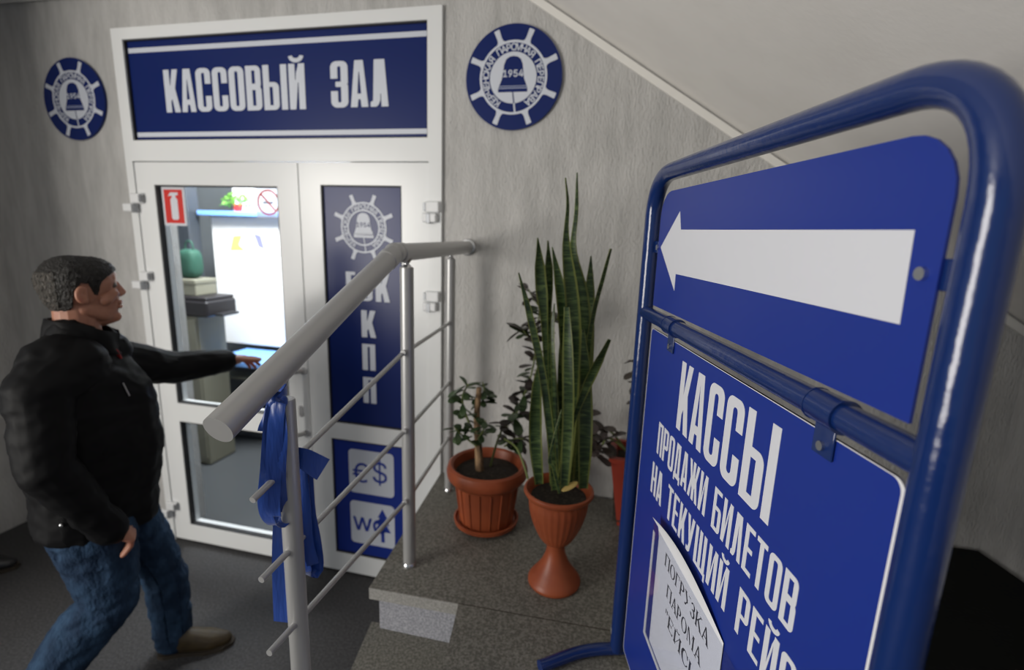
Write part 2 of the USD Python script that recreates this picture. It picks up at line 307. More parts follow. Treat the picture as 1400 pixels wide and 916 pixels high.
def serif_glyph(ch):
    T, t, s = .13, .045, .05                                      # thick, thin, serif
    B = lambda x0, x1, y0=0., y1=1.: sbox(x0, y0, x1, y1)
    U = lambda *a: unary_union([x.buffer(0) for x in a])
    def stem(x, th=T, y0=0., y1=1.): return U(B(x, x + th, y0, y1), B(x - s, x + th + s, y0, y0 + .035), B(x - s, x + th + s, y1 - .035, y1))
    ov = lambda w: affinity.scale(Point(0, 0).buffer(1), w / 2, .51)
    if ch == 'П': return .8, U(stem(.06), stem(.61), B(.06, .7, .955, 1))
    if ch == 'О':
        return .78, affinity.translate(ov(.74).difference(affinity.scale(ov(.74), .66, .91)), .39, .5)
    if ch == 'Г': return .62, U(stem(.06), B(.06, .56, .955, 1), B(.52, .56, .78, 1))
    if ch == 'Р': return .62, U(stem(.06), affinity.translate(affinity.scale(Point(0, 0).buffer(1), .30, .27).difference(affinity.scale(Point(0, 0).buffer(1), .17, .23)), .28, .73).difference(B(-.2, .1)))
    if ch == 'У': return .76, U(Polygon([(.05, 1), (.2, 1), (.47, .36), (.38, .27)]), Polygon([(.66, 1), (.60, 1), (.26, .06), (.12, .0), (.06, .08), (.18, .13), (.3, .3)]), B(0, .27, .965, 1), B(.53, .75, .965, 1))
    if ch == 'З':
        r = affinity.translate(affinity.scale(Point(0, 0).buffer(1), .24, .25).difference(affinity.scale(Point(0, 0).buffer(1), .12, .21)), .27, .74)
        q = affinity.translate(affinity.scale(Point(0, 0).buffer(1), .27, .29).difference(affinity.scale(Point(0, 0).buffer(1), .14, .25)), .27, .28)
        return .58, U(r.difference(sbox(-.1, .5, .25, .82)), q.difference(sbox(-.1, .2, .25, .8)), B(.18, .34, .48, .53))
    if ch == 'К': return .74, U(stem(.06), Polygon([(.17, .45), (.56, .97), (.63, .97), (.25, .45)]), Polygon([(.26, .56), (.38, .62), (.74, 0), (.57, 0)]), B(.5, .7, .965, 1), B(.52, .78, 0, .035))
    if ch == 'А': return .76, U(Polygon([(.33, 1), (.42, 1), (.74, 0), (.58, 0)]), Polygon([(.33, .98), (.38, .9), (.14, 0), (.08, 0)]), B(.2, .6, .31, .35), B(0, .24, 0, .035), B(.5, .8, 0, .035))
    if ch == 'М': return .98, U(stem(.75), stem(.07, .045), Polygon([(.07, 1), (.2, 1), (.5, .15), (.46, 0)]), Polygon([(.8, 1), (.75, 1), (.46, 0), (.48, .2)]))
    if ch == 'Е': return .66, U(stem(.06), B(.06, .58, .955, 1), B(.06, .6, 0, .045), B(.06, .44, .49, .53), B(.54, .58, .8, 1), B(.56, .6, 0, .2), B(.4, .44, .42, .6))
    if ch == 'Й': return .8, U(stem(.06), stem(.61), Polygon([(.19, .1), (.19, .04), (.61, .9), (.61, .97)]), LineString([(.4 + .13 * math.cos(a), 1.2 + .1 * math.sin(a)) for a in np.linspace(math.pi, 2 * math.pi, 10)]).buffer(.03))
    if ch == 'С': return .68, U(affinity.translate(ov(.68).difference(affinity.translate(affinity.scale(ov(.68), .66, .91), .04, 0)), .36, .5).difference(sbox(.56, .28, .9, .74)), B(.60, .635, .68, .95))
    if ch == '"': return .3, U(Polygon([(.03, 1.02), (.11, 1.02), (.09, .7), (.05, .7)]), Polygon([(.18, 1.02), (.26, 1.02), (.24, .7), (.2, .7)]))
    raise KeyError(ch)
def serif_line(text):
    x, out = 0., []
    for ch in text:
        w, g = serif_glyph(ch); out.append(affinity.translate(g, x, 0)); x += w + .06
    return unary_union(out), x

def word_mesh(ch, height):
    m = meshkit.text_mesh(ch, height, .0008, True); return m
def emblem_art(R, inverted):
    """white and blue polygons of the wheel-and-bell emblem, in units of its disc"""
    wheel = Point(0, 0).buffer(.70, 48).difference(Point(0, 0).buffer(.655, 48))
    spokes = []
    for k in range(8):
        s = Polygon([(.68, -.085), (.72, -.048), (.78, -.036), (.94, -.044), (.94, .044), (.78, .036), (.72, .048), (.68, .085)]).buffer(.012)
        spokes.append(affinity.rotate(s, 22.5 + 45 * k, origin=(0, 0)))
    bell = Polygon([(-.33, -.30), (-.33, -.24), (-.30, -.16), (-.25, -.04), (-.22, .12), (-.205, .27), (-.16, .38), (-.09, .43), (0, .445), (.09, .43), (.16, .38), (.205, .27), (.22, .12), (.25, -.04), (.30, -.16), (.33, -.24), (.33, -.30)]).buffer(.012)
    bell = affinity.scale(bell, .90, .88, origin=(0, .03))
    stripes = unary_union([sbox(-.30, -.205, .30, -.185), sbox(-.31, -.165, .31, -.150)]).intersection(bell)
    clapper = Polygon([(-.012, -.25), (.012, -.25), (.075, -.66), (.040, -.66)])
    disc = Point(0, 0).buffer(.485, 48)
    rim = Point(0, 0).buffer(.50, 48).difference(Point(0, 0).buffer(.455, 48))
    if not inverted: white = unary_union([wheel, *spokes, disc.difference(bell).difference(clapper), clapper.difference(disc)])
    else: white = unary_union([wheel, *spokes, rim, bell.difference(stripes), clapper])
    sc = lambda g: affinity.scale(g, R, R, origin=(0, 0))
    return sc(white), sc(stripes)
def emblem_letters(R):
    text = 'КЕРЧЕНСКАЯ ПАРОМНАЯ ПЕРЕПРАВА'; a0, a1 = math.radians(236), math.radians(-56); ms = []
    for i, ch in enumerate(text):
        if ch == ' ': continue
        a = a0 + (a1 - a0) * i / (len(text) - 1)
        m = word_mesh(ch, .125 * R); b = m.bounds; m.apply_translation([-(b[0][0] + b[1][0]) / 2, 0, 0])
        m.apply_scale([.95, 1, 1]) if False else None
        m.apply_transform(trimesh.transformations.rotation_matrix(a - math.pi / 2, [0, 0, 1])); m.apply_translation([.512 * R * math.cos(a), .512 * R * math.sin(a), 0]); ms.append(m)
    return cat_(ms)
def year(R, z=.02):
    m = word_mesh('1954', .125 * R); b = m.bounds; m.apply_translation([-(b[0][0] + b[1][0]) / 2, z * R, 0]); return m
def put(m, x, y, d, frame):
    m = m.copy(); m.apply_translation([x, y, d]); m.apply_transform(frame); return m

# ================================================================== THE SETTING
# door wall with its opening; the wall goes on to the right under the stair flight
wall = sbox(-3.75, -.02, 1.62, 3.6).difference(sbox(-2.485, -.5, -.825, 2.685))
single('wall_back', ext(wall, -.24, 0, WM), 'plaster', kind='structure')
soff = lambda s: 2.435 - .6455 * s
def frame_box(s0, s1, z0, z1, d0, d1, b=.003): return bevel_box(s0, s1, z0, z1, d0, d1, b, WM)
# right wall, meeting the door wall in the corner
cx = wp(1.50, 0)
single('wall_right', trimesh.creation.box(bounds=[[1.84, -2.2, 0], [2.0, 1.95, 3.6]]), 'plaster', kind='structure')
# left wall, well outside the frame, and the wall beside the entrance behind the camera
lw = cat_([ext(sbox(-3.62, -.02, -3.44, 2.95), 0.0, 1.3, WM), ext(sbox(-3.62, -.02, -2.98, 2.95), 1.3, 1.42, WM)]); single('wall_left', lw, 'plaster', kind='structure')
single('wall_front', cat_([trimesh.creation.box(bounds=[[-.6, -2.85, 0], [2.0, -2.7, 3.6]]), trimesh.creation.box(bounds=[[-4.2, -2.95, 2.55], [-.6, -2.8, 3.6]])]), 'plaster', kind='structure')
# floors
fl = Polygon([(-6.5, -3.6), (2.2, -3.6), (2.2, 1.6), (-6.5, 3.75)])
single('floor', ext(sbox(-6, -4.5, 3.2, 7.2), -.1, 0), 'lobby', kind='structure')
# ceiling: level part on the left, the sloping underside of the stair flight on the right
sl = lambda s, d, up=0: wp(s, soff(s) + up, d)
s0, s1 = -.642, 1.9
def slab(quad, n):
    q = np.array(quad); v = np.vstack([q, q + np.array(n)]); return trimesh.convex.convex_hull(v)
single('ceiling', slab([wp(-3.7, 2.835, .02), wp(-.642, 2.835, .02), wp(-.642, 2.835, 5.4), wp(-3.7, 2.835, 5.4)], (0, 0, .12)), 'ceil', kind='structure')
single('ceiling', slab([sl(s0, 0.0), sl(s1, 0.0), sl(s1, 3.4), sl(s0, 3.4)], (0, 0, .15)), 'soffit', kind='structure')
tr = Polygon([(s0, soff(s0) - .012), (s1, soff(s1) - .012), (s1, soff(s1) - .045), (s0, soff(s0) - .045)])
single('trim_1', ext(tr, 0, .012, WM), 'trim', kind='structure')
single('baseboard_left', bevel_box(-3.44, -2.49, 0, .075, 0, .012, .003, WM), 'granite', kind='structure')

# granite landing with its steps
C0 = np.array([-.439, 1.44]); N0 = np.array([-.141, 1.381]); E0 = wp(-.82, 0)[:2]
wall_r = wp(1.52, 0)[:2]
stairs = thing('granite_stairs', (-.3, 1.44, 0), 'speckled grey granite landing and steps running down to the lobby floor, below the aluminium railing', 'stairs')
land = Polygon([C0, N0, (-.158, 1.10), (-.21, -1.2), (1.835, -1.2), (1.835, wall_r[1] - .02), wp(-.80, 0, .0)[:2] - np.array([0, .004]), E0 - np.array([0, .004])])
part(stairs, 'landing_slab', ext(land, LZ - .04, LZ), 'granite')
under = land.buffer(-.03, join_style=2)
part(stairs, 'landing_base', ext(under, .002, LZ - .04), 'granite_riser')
rise = LZ / 4
for k in range(1, 4):
    y1 = 1.43 - .30 * (k - 1); y0 = y1 - .31; z = LZ - rise * k
    x1 = -.146; tl = lambda y: -.446 - .055 * (1.44 - y)
    q = Polygon([(tl(y1), y1 + .05), (x1, y1 - .005), (x1 - .01, y0 - .055), (tl(y0), y0)])
    part(stairs, 'tread', ext(q, z - .035, z), 'granite')
    qb = Polygon([(tl(y1) + .025, y1), (x1, y1 - .055), (x1 - .01, y0 - .03), (tl(y0) + .025, y0 + .025)])
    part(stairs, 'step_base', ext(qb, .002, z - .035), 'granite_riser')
# riser face under the landing edge
rq = Polygon([C0 + [.028, .032], N0 + [-.001, .032], N0 + [-.003, .012], C0 + [.028, .012]])
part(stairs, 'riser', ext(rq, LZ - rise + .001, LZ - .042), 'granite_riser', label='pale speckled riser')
# slab joint
J = LineString([N0 + [.0, 0], [.75, 1.205]]).buffer(.0012, cap_style=2)
part(stairs, 'slab_joint', ext(J, LZ - .002, LZ + .0006), 'sole')
# nosing edge strip, paler where the stone is broken square
nose = Polygon([C0, N0, N0 + np.array([-.0006, -.003]), C0 + np.array([-.0006, -.003])])
part(stairs, 'nosing', ext(nose, LZ - .04, LZ - .0005), 'granite_edge', label='pale cut stone edge')
single('floor_mat', ext(Polygon([(1.02, .25), (1.815, .25), (1.815, 1.735), (1.06, 1.90), (.985, 1.15)]), LZ, LZ + .012), 'rubber', label='black rubber mat on the dark landing under the sloping ceiling', cat='mat')

# ================================================================== DOOR
door = thing('door_1', wp(-1.65, 0), 'white plastic double door with glazed leaf, blue infill panels and hinges', 'door', kind='structure')
fo = sbox(-2.49, 0, -.818, 2.692).difference(sbox(-2.448, -.1, -.876, 2.093)).difference(sbox(-2.428, 2.19, -.882, 2.642))
part(door, 'door_frame', ext(fo, -.09, .016, WM), 'pvc')
bd = lambda a, b, c, d, w: sbox(a, c, b, d).difference(sbox(a + w, c + w, b - w, d - w))
part(door, 'seal', ext(bd(-2.430, -.880, 2.188, 2.644, .007), -.02, .008, WM), 'pvc_dark')
# glazed leaf
lf = sbox(-2.446, .012, -1.5235, 2.089).difference(sbox(-2.338, .842, -1.635, 1.982)).difference(sbox(-2.338, .112, -1.635, .738))
leaf = part(door, 'door_leaf', ext(lf, -.06, .008, WM), 'pvc')
for z0, z1 in ((.842, 1.982), (.112, .738)):
    part(leaf, 'glazing_bead', ext(bd(-2.338, -1.635, z0, z1, .007), -.024, .004, WM), 'pvc_dark')
    part(leaf, 'glass_pane', ext(sbox(-2.330, z0 + .006, -1.643, z1 - .006), -.022, -.016, WM), 'glass')
lf2 = sbox(-1.5175, .012, -.8795, 2.089).difference(sbox(-1.408, .848, -1.008, 1.992)).difference(sbox(-1.408, .118, -1.008, .762))
leaf2 = part(door, 'door_leaf', ext(lf2, -.06, .008, WM), 'pvc')
for z0, z1 in ((.848, 1.992), (.118, .762)):
    part(leaf2, 'glazing_bead', ext(bd(-1.408, -1.008, z0, z1, .007), -.02, .004, WM), 'pvc_dark')
def hinge(s, z, left):
    sg = 1 if left else -1
    hp = part(door, 'hinge', cat_([frame_box(s - .004, s + .062, z - .01, z + .038, .009, .034, .005), frame_box(s - sg * .03 - .033 + .012 * sg, s - sg * .03 + .033 + .012 * sg, z - .052, z - .012, .017, .040, .005)]), 'hinge', 30)
    part(hp, 'hinge_cap', cat_([frame_box(s + .05 * (1 if left else -.2), s + .05 * (1 if left else -.2) + .012, z - .004, z + .032, .008, .036, .002), frame_box(s + .006, s + .024, z - .056, z - .014, .016, .042, .002)]), 'hinge_grey')
for z in (1.90, 1.51, .205): hinge(-2.466, z, True)
for z in (1.89, 1.50, .30): hinge(-.885, z, False)
hd = part(door, 'pull_handle', tube(arc_path([wp(-1.545, 1.10, .008), wp(-1.59, 1.10, .085), wp(-1.59, .77, .085), wp(-1.545, .77, .008)], .02), .011), 'alu', 40)
for z in (1.10, .77):
    m = trimesh.creation.cylinder(.018, .01, sections=20); m.apply_transform(WM @ trimesh.transformations.translation_matrix([-1.543, z, .013])); part(hd, 'handle_rose', m, 'steel', 40)
part(door, 'keyhole_plate', ext(rrect(-1.582, .855, -1.556, .915, .012), .008, .013, WM), 'steel')
# bottom seal
part(door, 'threshold', ext(sbox(-2.448, 0, -.876, .012), -.06, .004, WM), 'pvc_dark')

# banner in the transom
ban = thing('ticket_hall_banner', wp(-1.65, 2.19), 'navy banner lettered КАССОВЫЙ ЗАЛ with white stripes above the door', 'sign')
part(ban, 'panel', ext(sbox(-2.424, 2.194, -.886, 2.638), -.015, -.004, WM), 'navy')
for z in (2.200 + .004, 2.583): part(ban, 'stripe', ext(sbox(-2.418, z + .004, -.886, z + .025), -.004, -.0025, WM), 'bannerwhite')
t1 = fit_line('КАССОВЫЙ', -2.228, -1.470, 2.318, 2.507, w=.37, t=.145, gap=.048); t2 = fit_line('ЗАЛ', -1.342, -1.068, 2.321, 2.509, w=.37, t=.15, gap=.05)
for q in (t1, t2): part(ban, 'lettering', ext(q, -.004, -.002, WM), 'bannerwhite')

# blue infill of the narrow leaf
ps = thing('door_panel_sign', wp(-1.21, .855), 'tall royal blue door panel with ship wheel emblem and vertical letters ГСК КПП', 'sign')
part(ps, 'panel', ext(sbox(-1.404, .852, -1.012, 1.988), -.015, -.004, WM), 'navy')
w_, st_ = emblem_art(.163, True)
part(ps, 'emblem', put(ext(w_, 0, .001), -1.203, 1.806, -.004, WM), 'bannerwhite')
part(ps, 'emblem_lettering', put(emblem_letters(.163), -1.203, 1.806, -.004, WM), 'bannerwhite')
part(ps, 'emblem_year', put(year(.163), -1.203, 1.806, -.0029, WM), 'navy', label='blue year 1954')
vt = [fit_line('Г', -1.300, -1.252, 1.470, 1.603, .34, .15), fit_line('С', -1.235, -1.165, 1.470, 1.603, .34, .125), fit_line('К', -1.148, -1.078, 1.470, 1.603, .36, .14),
      fit_line('К', -1.226, -1.152, 1.295, 1.425, .36, .14), fit_line('П', -1.226, -1.158, 1.133, 1.262, .34, .14), fit_line('П', -1.226, -1.158, .966, 1.097, .34, .14)]
for q in vt: part(ps, 'letter', ext(q, -.004, -.002, WM), 'bannerwhite')

# currency and toilet sign in the lower infill
ts = thing('service_sign', wp(-1.21, .12), 'blue lower door panel with white squares showing currency signs and WC', 'sign')
part(ts, 'panel', ext(sbox(-1.404, .122, -1.012, .758), -.015, -.004, WM), 'blue')
q1 = part(ts, 'white_square', ext(rrect(-1.320, .475, -1.072, .712, .022), -.004, -.0025, WM), 'bannerwhite')
q2 = part(ts, 'white_square', ext(rrect(-1.320, .188, -1.072, .428, .022), -.004, -.0025, WM), 'bannerwhite')
def txt(s, h, x, y, bold=False, sx=1.0):
    m = meshkit.text_mesh(s, h, .0008, bold); m.apply_scale([sx, 1, 1]); b = m.bounds; m.apply_translation([x - b[0][0], y - b[0][1], 0]); return put(m, 0, 0, -.0025, WM)
part(q1, 'currency_lettering', cat_([txt('€', .105, -1.300, .535), txt('$', .110, -1.188, .533)]), 'bluepr')
part(q2, 'toilet_lettering', txt('WC', .072, -1.306, .262, True, 1.12), 'bluepr')
tree = unary_union([Polygon([(0, .062), (.028, .062), (.040, 0), (.092, 0), (.104, .062), (.132, .062), (.098, .118), (.112, .118), (.066, .185), (.02, .118), (.034, .118)]), sbox(.056, -.045, .076, .02)]) if False else \
    unary_union([Polygon([(.0, .07), (.075, .07), (.0375, .135)]), Polygon([(-.008, .03), (.083, .03), (.0375, .11)]), sbox(.028, -.03, .047, .04), Polygon([(.01, .108), (.065, .108), (.0375, .158)])])
part(q2, 'figure_mark', put(ext(affinity.scale(affinity.translate(tree, -1.176, .245), 1.0, 1.0), 0, .0008), 0, 0, -.0025, WM), 'bluepr')

# emblem plaques on the wall
for nm, s, z, R, lab in (('l', -2.768, 2.386, .192, 'round blue ship wheel and bell plaque on the dim wall left of the door'), ('r', -.517, 2.412, .197, 'round blue ship wheel and bell plaque on the wall right of the door')):
    e = thing('emblem_plaque', wp(s, z), lab, 'plaque')
    part(e, 'disc', put(ext(Point(0, 0).buffer(R, 48), 0, .012), s, z, .002, WM), 'navy')
    w_, st_ = emblem_art(R, False)
    part(e, 'emblem', put(ext(w_, 0, .001), s, z, .014, WM), 'bannerwhite')
    part(e, 'emblem_lettering', put(emblem_letters(R), s, z, .014, WM), 'bannerwhite')
    part(e, 'emblem_year', put(year(R), s, z, .014, WM), 'bannerwhite')
    part(e, 'bell_stripes', put(ext(st_, 0, .001), s, z, .014, WM), 'grey')

# stickers on the glass
fx = thing('fire_extinguisher_sign', wp(-2.25, 1.79), 'red and white fire extinguisher sticker in the upper left corner of the door glass', 'sign')
part(fx, 'backing', ext(rrect(-2.322, 1.786, -2.186, 1.974, .004), -.0158, -.0145, WM), 'vinyl')
part(fx, 'red_field', ext(sbox(-2.310, 1.798, -2.198, 1.962), -.0145, -.0140, WM), 'signred')
part(fx, 'extinguisher_symbol', ext(unary_union([rrect(-2.272, 1.815, -2.230, 1.922, .012), sbox(-2.262, 1.91, -2.240, 1.94), Polygon([(-2.285, 1.930), (-2.225, 1.935), (-2.225, 1.948), (-2.270, 1.948)])]), -.0140, -.0135, WM), 'vinyl')
ns = thing('no_smoking_sign', wp(-1.70, 1.84), 'translucent no smoking sticker with thin red ring on the door glass', 'sign')
part(ns, 'backing', ext(rrect(-1.775, 1.835, -1.640, 1.978, .004), -.0158, -.0148, WM), 'frosted')
c = Point(-1.706, 1.909)
ring = c.buffer(.060, 32).difference(c.buffer(.052, 32)).union(affinity.rotate(sbox(-1.706 - .054, 1.905, -1.706 + .054, 1.913), -45, origin=(-1.706, 1.909)))
part(ns, 'ring', ext(ring, -.0148, -.0143, WM), 'signred')
part(ns, 'cigarette_symbol', ext(sbox(-1.735, 1.903, -1.68, 1.914), -.0148, -.0144, WM), 'grey')

# ================================================================== TICKET HALL BEHIND THE GLASS
single('wall_hall_back', ext(sbox(-6.0, 0, -.3, 3.0), -2.35, -2.25, WM), 'hallwall', kind='structure')
single('wall_hall_left', ext(sbox(-5.6, 0, -5.5, 3.0), -2.25, -.24, WM), 'hallwall', kind='structure')
single('wall_hall_right', ext(sbox(-.7, 0, -.6, 3.0), -2.25, -.24, WM), 'hallwall', kind='structure')
single('ceiling', ext(sbox(-5.6, 2.95, -.6, 3.05), -2.25, -.24, WM), 'ceil', kind='structure')
single('floor_hall', ext(sbox(-5.5, 0, -.7, .004), -2.25, -.1, WM), 'hallfloor', kind='structure')
kb = thing('ticket_kiosk', wp(-2.95, 0, -1.6), 'bright white ticket counter front seen through the door glass', 'counter')
part(kb, 'front_panel', frame_box(-3.46, -2.3, .78, 1.86, -1.62, -1.5, .004), 'kiosk')
part(kb, 'lower_panel', frame_box(-3.46, -2.3, .02, .68, -1.62, -1.3, .004), 'hallgrey')
part(kb, 'worktop', frame_box(-3.20, -2.3, .70, .745, -1.50, -1.10, .006), 'shelfblue', label='pale blue counter top')
part(kb, 'ledge', frame_box(-3.49, -2.3, .58, .60, -1.32, -1.15, .004), 'cream')
part(kb, 'shelf', frame_box(-3.50, -2.3, 1.862, 1.90, -1.76, -1.40, .004), 'shelfblue', label='blue top shelf')
part(kb, 'back_panel', frame_box(-3.46, -2.3, 1.86, 2.3, -1.80, -1.76, .003), 'kiosk')
po = thing('counter_poster', wp(-3.1, 1.6, -1.5), 'small yellow and violet poster on the white ticket counter behind the glass', 'poster')
part(po, 'sheet', ext(sbox(-3.31, 1.56, -2.92, 1.745), -1.4995, -1.497, WM), 'paper')
part(po, 'yellow_print', ext(Polygon([(-3.29, 1.58), (-3.25, 1.70), (-3.16, 1.71), (-3.20, 1.63), (-3.14, 1.585)]), -1.497, -1.4962, WM), 'yellow')
part(po, 'violet_print', ext(Polygon([(-3.05, 1.73), (-2.98, 1.71), (-2.95, 1.60), (-3.01, 1.62)]), -1.497, -1.4962, WM), 'violet')
hp = thing('shelf_plant', wp(-3.22, 1.90, -1.52), 'small bushy plant in a red pot on the blue shelf behind the door glass', 'potted plant')
part(hp, 'pot', lathe([(0, 0), (.028, 0), (.040, .06), (.036, .06), (.026, .008), (0, .008)], wp(-3.20, 1.901, -1.52)), 'signred', 40)
lv = []
for i in range(60):
    a, e, r = RNG.uniform(0, 6.28), RNG.uniform(-.1, 1.2), RNG.uniform(.05, .11)
    m = trimesh.creation.icosphere(1, 1.0); m.apply_scale([.020, .011, .004]); m.apply_transform(trimesh.transformations.euler_matrix(*RNG.uniform(0, 3.1, 3)))
    m.apply_translation(wp(-3.22, 1.955, -1.52) + np.array([math.cos(a) * math.cos(e) * r * 1.2, math.sin(a) * math.cos(e) * r * .7, math.sin(e) * r * .9])); lv.append(m)
part(hp, 'foliage', cat_(lv), 'leafbright', True, kind='stuff')
single('hall_column', frame_box(-3.64, -3.53, .005, 2.94, -1.46, -1.34, .006), 'hallgrey', label='dark grey metal column beside the bright counter behind the glass', cat='column')
cb = thing('cabinet', wp(-3.1, 0, -.9), 'cream laminate cabinet behind the door glass, with black printer on top', 'cabinet')
part(cb, 'body', frame_box(-3.22, -2.98, .01, 1.145, -1.05, -.80, .005), 'cream'); part(cb, 'cabinet_door', frame_box(-3.21, -2.99, .06, 1.12, -.80, -.785, .003), 'cream')
mo = thing('printer', wp(-3.05, 1.145, -.9), 'black printer on the cream cabinet behind the door glass', 'printer')
part(mo, 'body', frame_box(-3.23, -2.87, 1.147, 1.262, -1.06, -.78, .012), 'printer'); part(mo, 'lid', frame_box(-3.22, -2.88, 1.264, 1.285, -1.05, -.79, .006), 'printer'); part(mo, 'paper_tray', frame_box(-2.868, -2.80, 1.152, 1.172, -1.0, -.84, .004), 'black')
bx_ = thing('archive_box', wp(-3.1, 1.286, -.9), 'pale cream box on the black printer behind the glass', 'box')
part(bx_, 'body', frame_box(-3.20, -3.01, 1.287, 1.385, -1.03, -.84, .004), 'cream'); part(bx_, 'lid', frame_box(-3.205, -3.005, 1.37, 1.402, -1.035, -.835, .004), 'cream')
gb = trimesh.creation.icosphere(3, 1.0); v = gb.vertices; v = np.sign(v) * np.abs(v) ** .6; v *= (1 + .12 * (meshkit.fbm(v * 2, 3, 8)[:, None] - .5)); gb.vertices = v
gb.apply_scale([.075, .105, .06]); gb.apply_transform(WM @ trimesh.transformations.translation_matrix([-3.125, 1.508, -.93]))
gg = thing('green_bag', wp(-3.12, 1.403, -.93), 'small green cloth bag on the cream box behind the glass', 'bag')
part(gg, 'body', gb, 'green_cloth', True); part(gg, 'handle', tube(smooth_curve([wp(-3.165, 1.58, -.93), wp(-3.15, 1.66, -.93), wp(-3.10, 1.66, -.93), wp(-3.085, 1.58, -.93)], 14), .006, 8), 'green_cloth', True)

# ================================================================== RAILING
rl = thing('stair_railing', (-.332, 1.56, LZ), 'brushed aluminium stair railing with round posts, handrail and thin rods', 'railing')
p2 = np.array([-.332, 1.560]); p3 = np.array([-.262, 2.084]); p1 = np.array([-.465, .986])
zt = LZ + 1.036
def post(p, z0, z1, r):
    pp = part(rl, 'post', tube([[*p, z0], [*p, z1 - .003], [*p, z1]], [r, r, r * .9], 20), 'alu', 40)
    part(pp, 'base_ring', lathe([(0, 0), (r + .004, 0), (r + .004, .008), (r, .014), (0, .014)], [*p, z0], 24), 'steel', 40)
    return pp
pa = post(p2, LZ, zt, .0215); pb = post(p3, LZ, zt, .0200); post(p1, LZ - 2 * rise, H - .352, .0215)
hz = H - .072
for q, pp in ((p2, pa), (p3, pb)):
    part(pp, 'top_pin', tube([[*q, zt - .002], [*q, zt + .004], [*q, zt + .010], [*q, hz - .02]], [.017, .014, .007, .007], 16), 'steel', 40)
    part(pp, 'saddle', tube([[*q, hz - .034], [*q, hz - .026], [*q, hz - .018]], [.008, .014, .018], 16), 'steel', 40)
wallend = wp(-.700, hz, .002); WNx = WN[:2]
elb = np.array([*(p2 + WNx * .075 + np.array([-.003, 0])), hz])
ax = (np.array([*(p2), hz]) - wallend)
part(rl, 'handrail', tube([wallend, elb], .0275, 28), 'alu', 40)
part(rl, 'wall_flange', tube([wallend - WN * 0, wallend + WN * .008, wallend + WN * .012], [.036, .036, .03], 24), 'steel', 40)
lowend = at(298, 588, .815); ddir = (lowend - elb) / np.linalg.norm(lowend - elb)
part(rl, 'handrail', tube([elb, elb + (lowend - elb) * .5, lowend], .0285, 28), 'alu', 40)
eb = trimesh.creation.icosphere(3, .0305); eb.apply_translation(elb); part(rl, 'elbow', eb, 'alu', True, label='ball elbow joining the two handrail pieces')
hdir = (elb - wallend) / np.linalg.norm(elb - wallend)
for a, d in ((elb - hdir * .028, -hdir), (elb + ddir * .028, ddir)):
    part(rl, 'collar', tube([a, a + d * .002, a + d * .026, a + d * .028], [.0285, .0302, .0302, .0285], 28), 'alu', 40)
for zz, e in ((.770, (345, 684)), (.508, (357, 793)), (.257, (368, 893))):
    z = LZ + zz
    a = np.array([*p3, z]); b = np.array([*p2, z]); off = np.array([-.018, 0, 0])
    ej = at(*e, .886)
    n1 = np.array([*(p2 + WNx * .035), z - .006])
    part(rl, 'rod', tube(arc_path([a, b + (a - b) * .02, n1 + off * .3, ej], .12, 8), .0070, 12), 'alu', 40)
    for q in (p2, p3):
        part(rl, 'rod_clip', tube([[*(q + WNx * .016), z], [*(q + WNx * .034), z]], .009, 14), 'alu', 40)

# ribbons tied to the lower post
rb = thing('blue_ribbon', at(385, 545, .97), 'blue satin ribbon knotted at the end of the handrail, long loops hanging', 'ribbon')
W3 = np.array([1.0, .15, 0])
def rpath(pts, y): return np.array([at(px, py, y + dy) for px, py, dy in pts])
def rstrip(name, pts, y, w, side=W3, n=30):
    c_ = smooth_curve(rpath(pts, y), n); k = np.linspace(0, 1, n)
    S = np.array([np.array(side) + .35 * math.sin(5 * t + len(pts)) * np.array([0, 1, 0]) for t in k]); return part(rb, name, ribbon(c_, S, w), 'ribbon', True)
kn = trimesh.creation.icosphere(3, 1.0); kn.vertices *= (1 + .22 * (meshkit.fbm(kn.vertices * 2.2, 3, 5)[:, None] - .5)); kn.apply_scale([.020, .018, .020]); kn.apply_translation(at(379, 548, .955)); part(rb, 'knot', kn, 'ribbon', True)
rstrip('loop', [(382, 540, .03), (392, 531, .0), (384, 545, -.03), (379, 552, -.03)], .975, .02, (0, .2, 1))
rstrip('strand', [(378, 548, -.02), (371, 575, -.02), (366, 640, -.02), (362, 690, -.02), (370, 714, -.01), (386, 716, .0), (392, 700, .02)], .965, .028)
rstrip('strand', [(382, 550, -.025), (377, 580, -.03), (374, 640, -.025), (372, 690, -.02), (375, 706, -.015)], .962, .030)
rstrip('strand', [(376, 550, -.01), (366, 580, -.01), (363, 590, -.01)], .955, .030)
rstrip('strand', [(384, 552, .0), (382, 600, .0), (386, 690, .0), (384, 760, .0), (385, 850, .0)], .985, .036)
rstrip('strand', [(380, 552, -.03), (383, 590, -.03), (380, 650, -.025), (384, 700, .0)], .968, .030)
rb = thing('blue_ribbon', at(415, 640, 1.03), 'blue satin ribbon folded behind the loose post, its square end sticking out', 'ribbon')
part(rb, 'folded_end', ribbon(smooth_curve(rpath([(402, 626, 0), (410, 624, -.01), (428, 634, -.005), (442, 642, .004)], 1.02), 14), (.42, 0, -1), np.linspace(.040, .050, 14)), 'ribbon', True)
rstrip('strand', [(406, 618, .01), (409, 660, .01), (410, 700, .01), (412, 760, .01), (418, 782, .01), (430, 776, .02), (426, 740, .02), (418, 700, .02), (414, 640, .02)], 1.02, .042)
rstrip('strand', [(412, 625, .0), (416, 680, .0), (420, 740, .0), (428, 772, .0)], 1.02, .026)

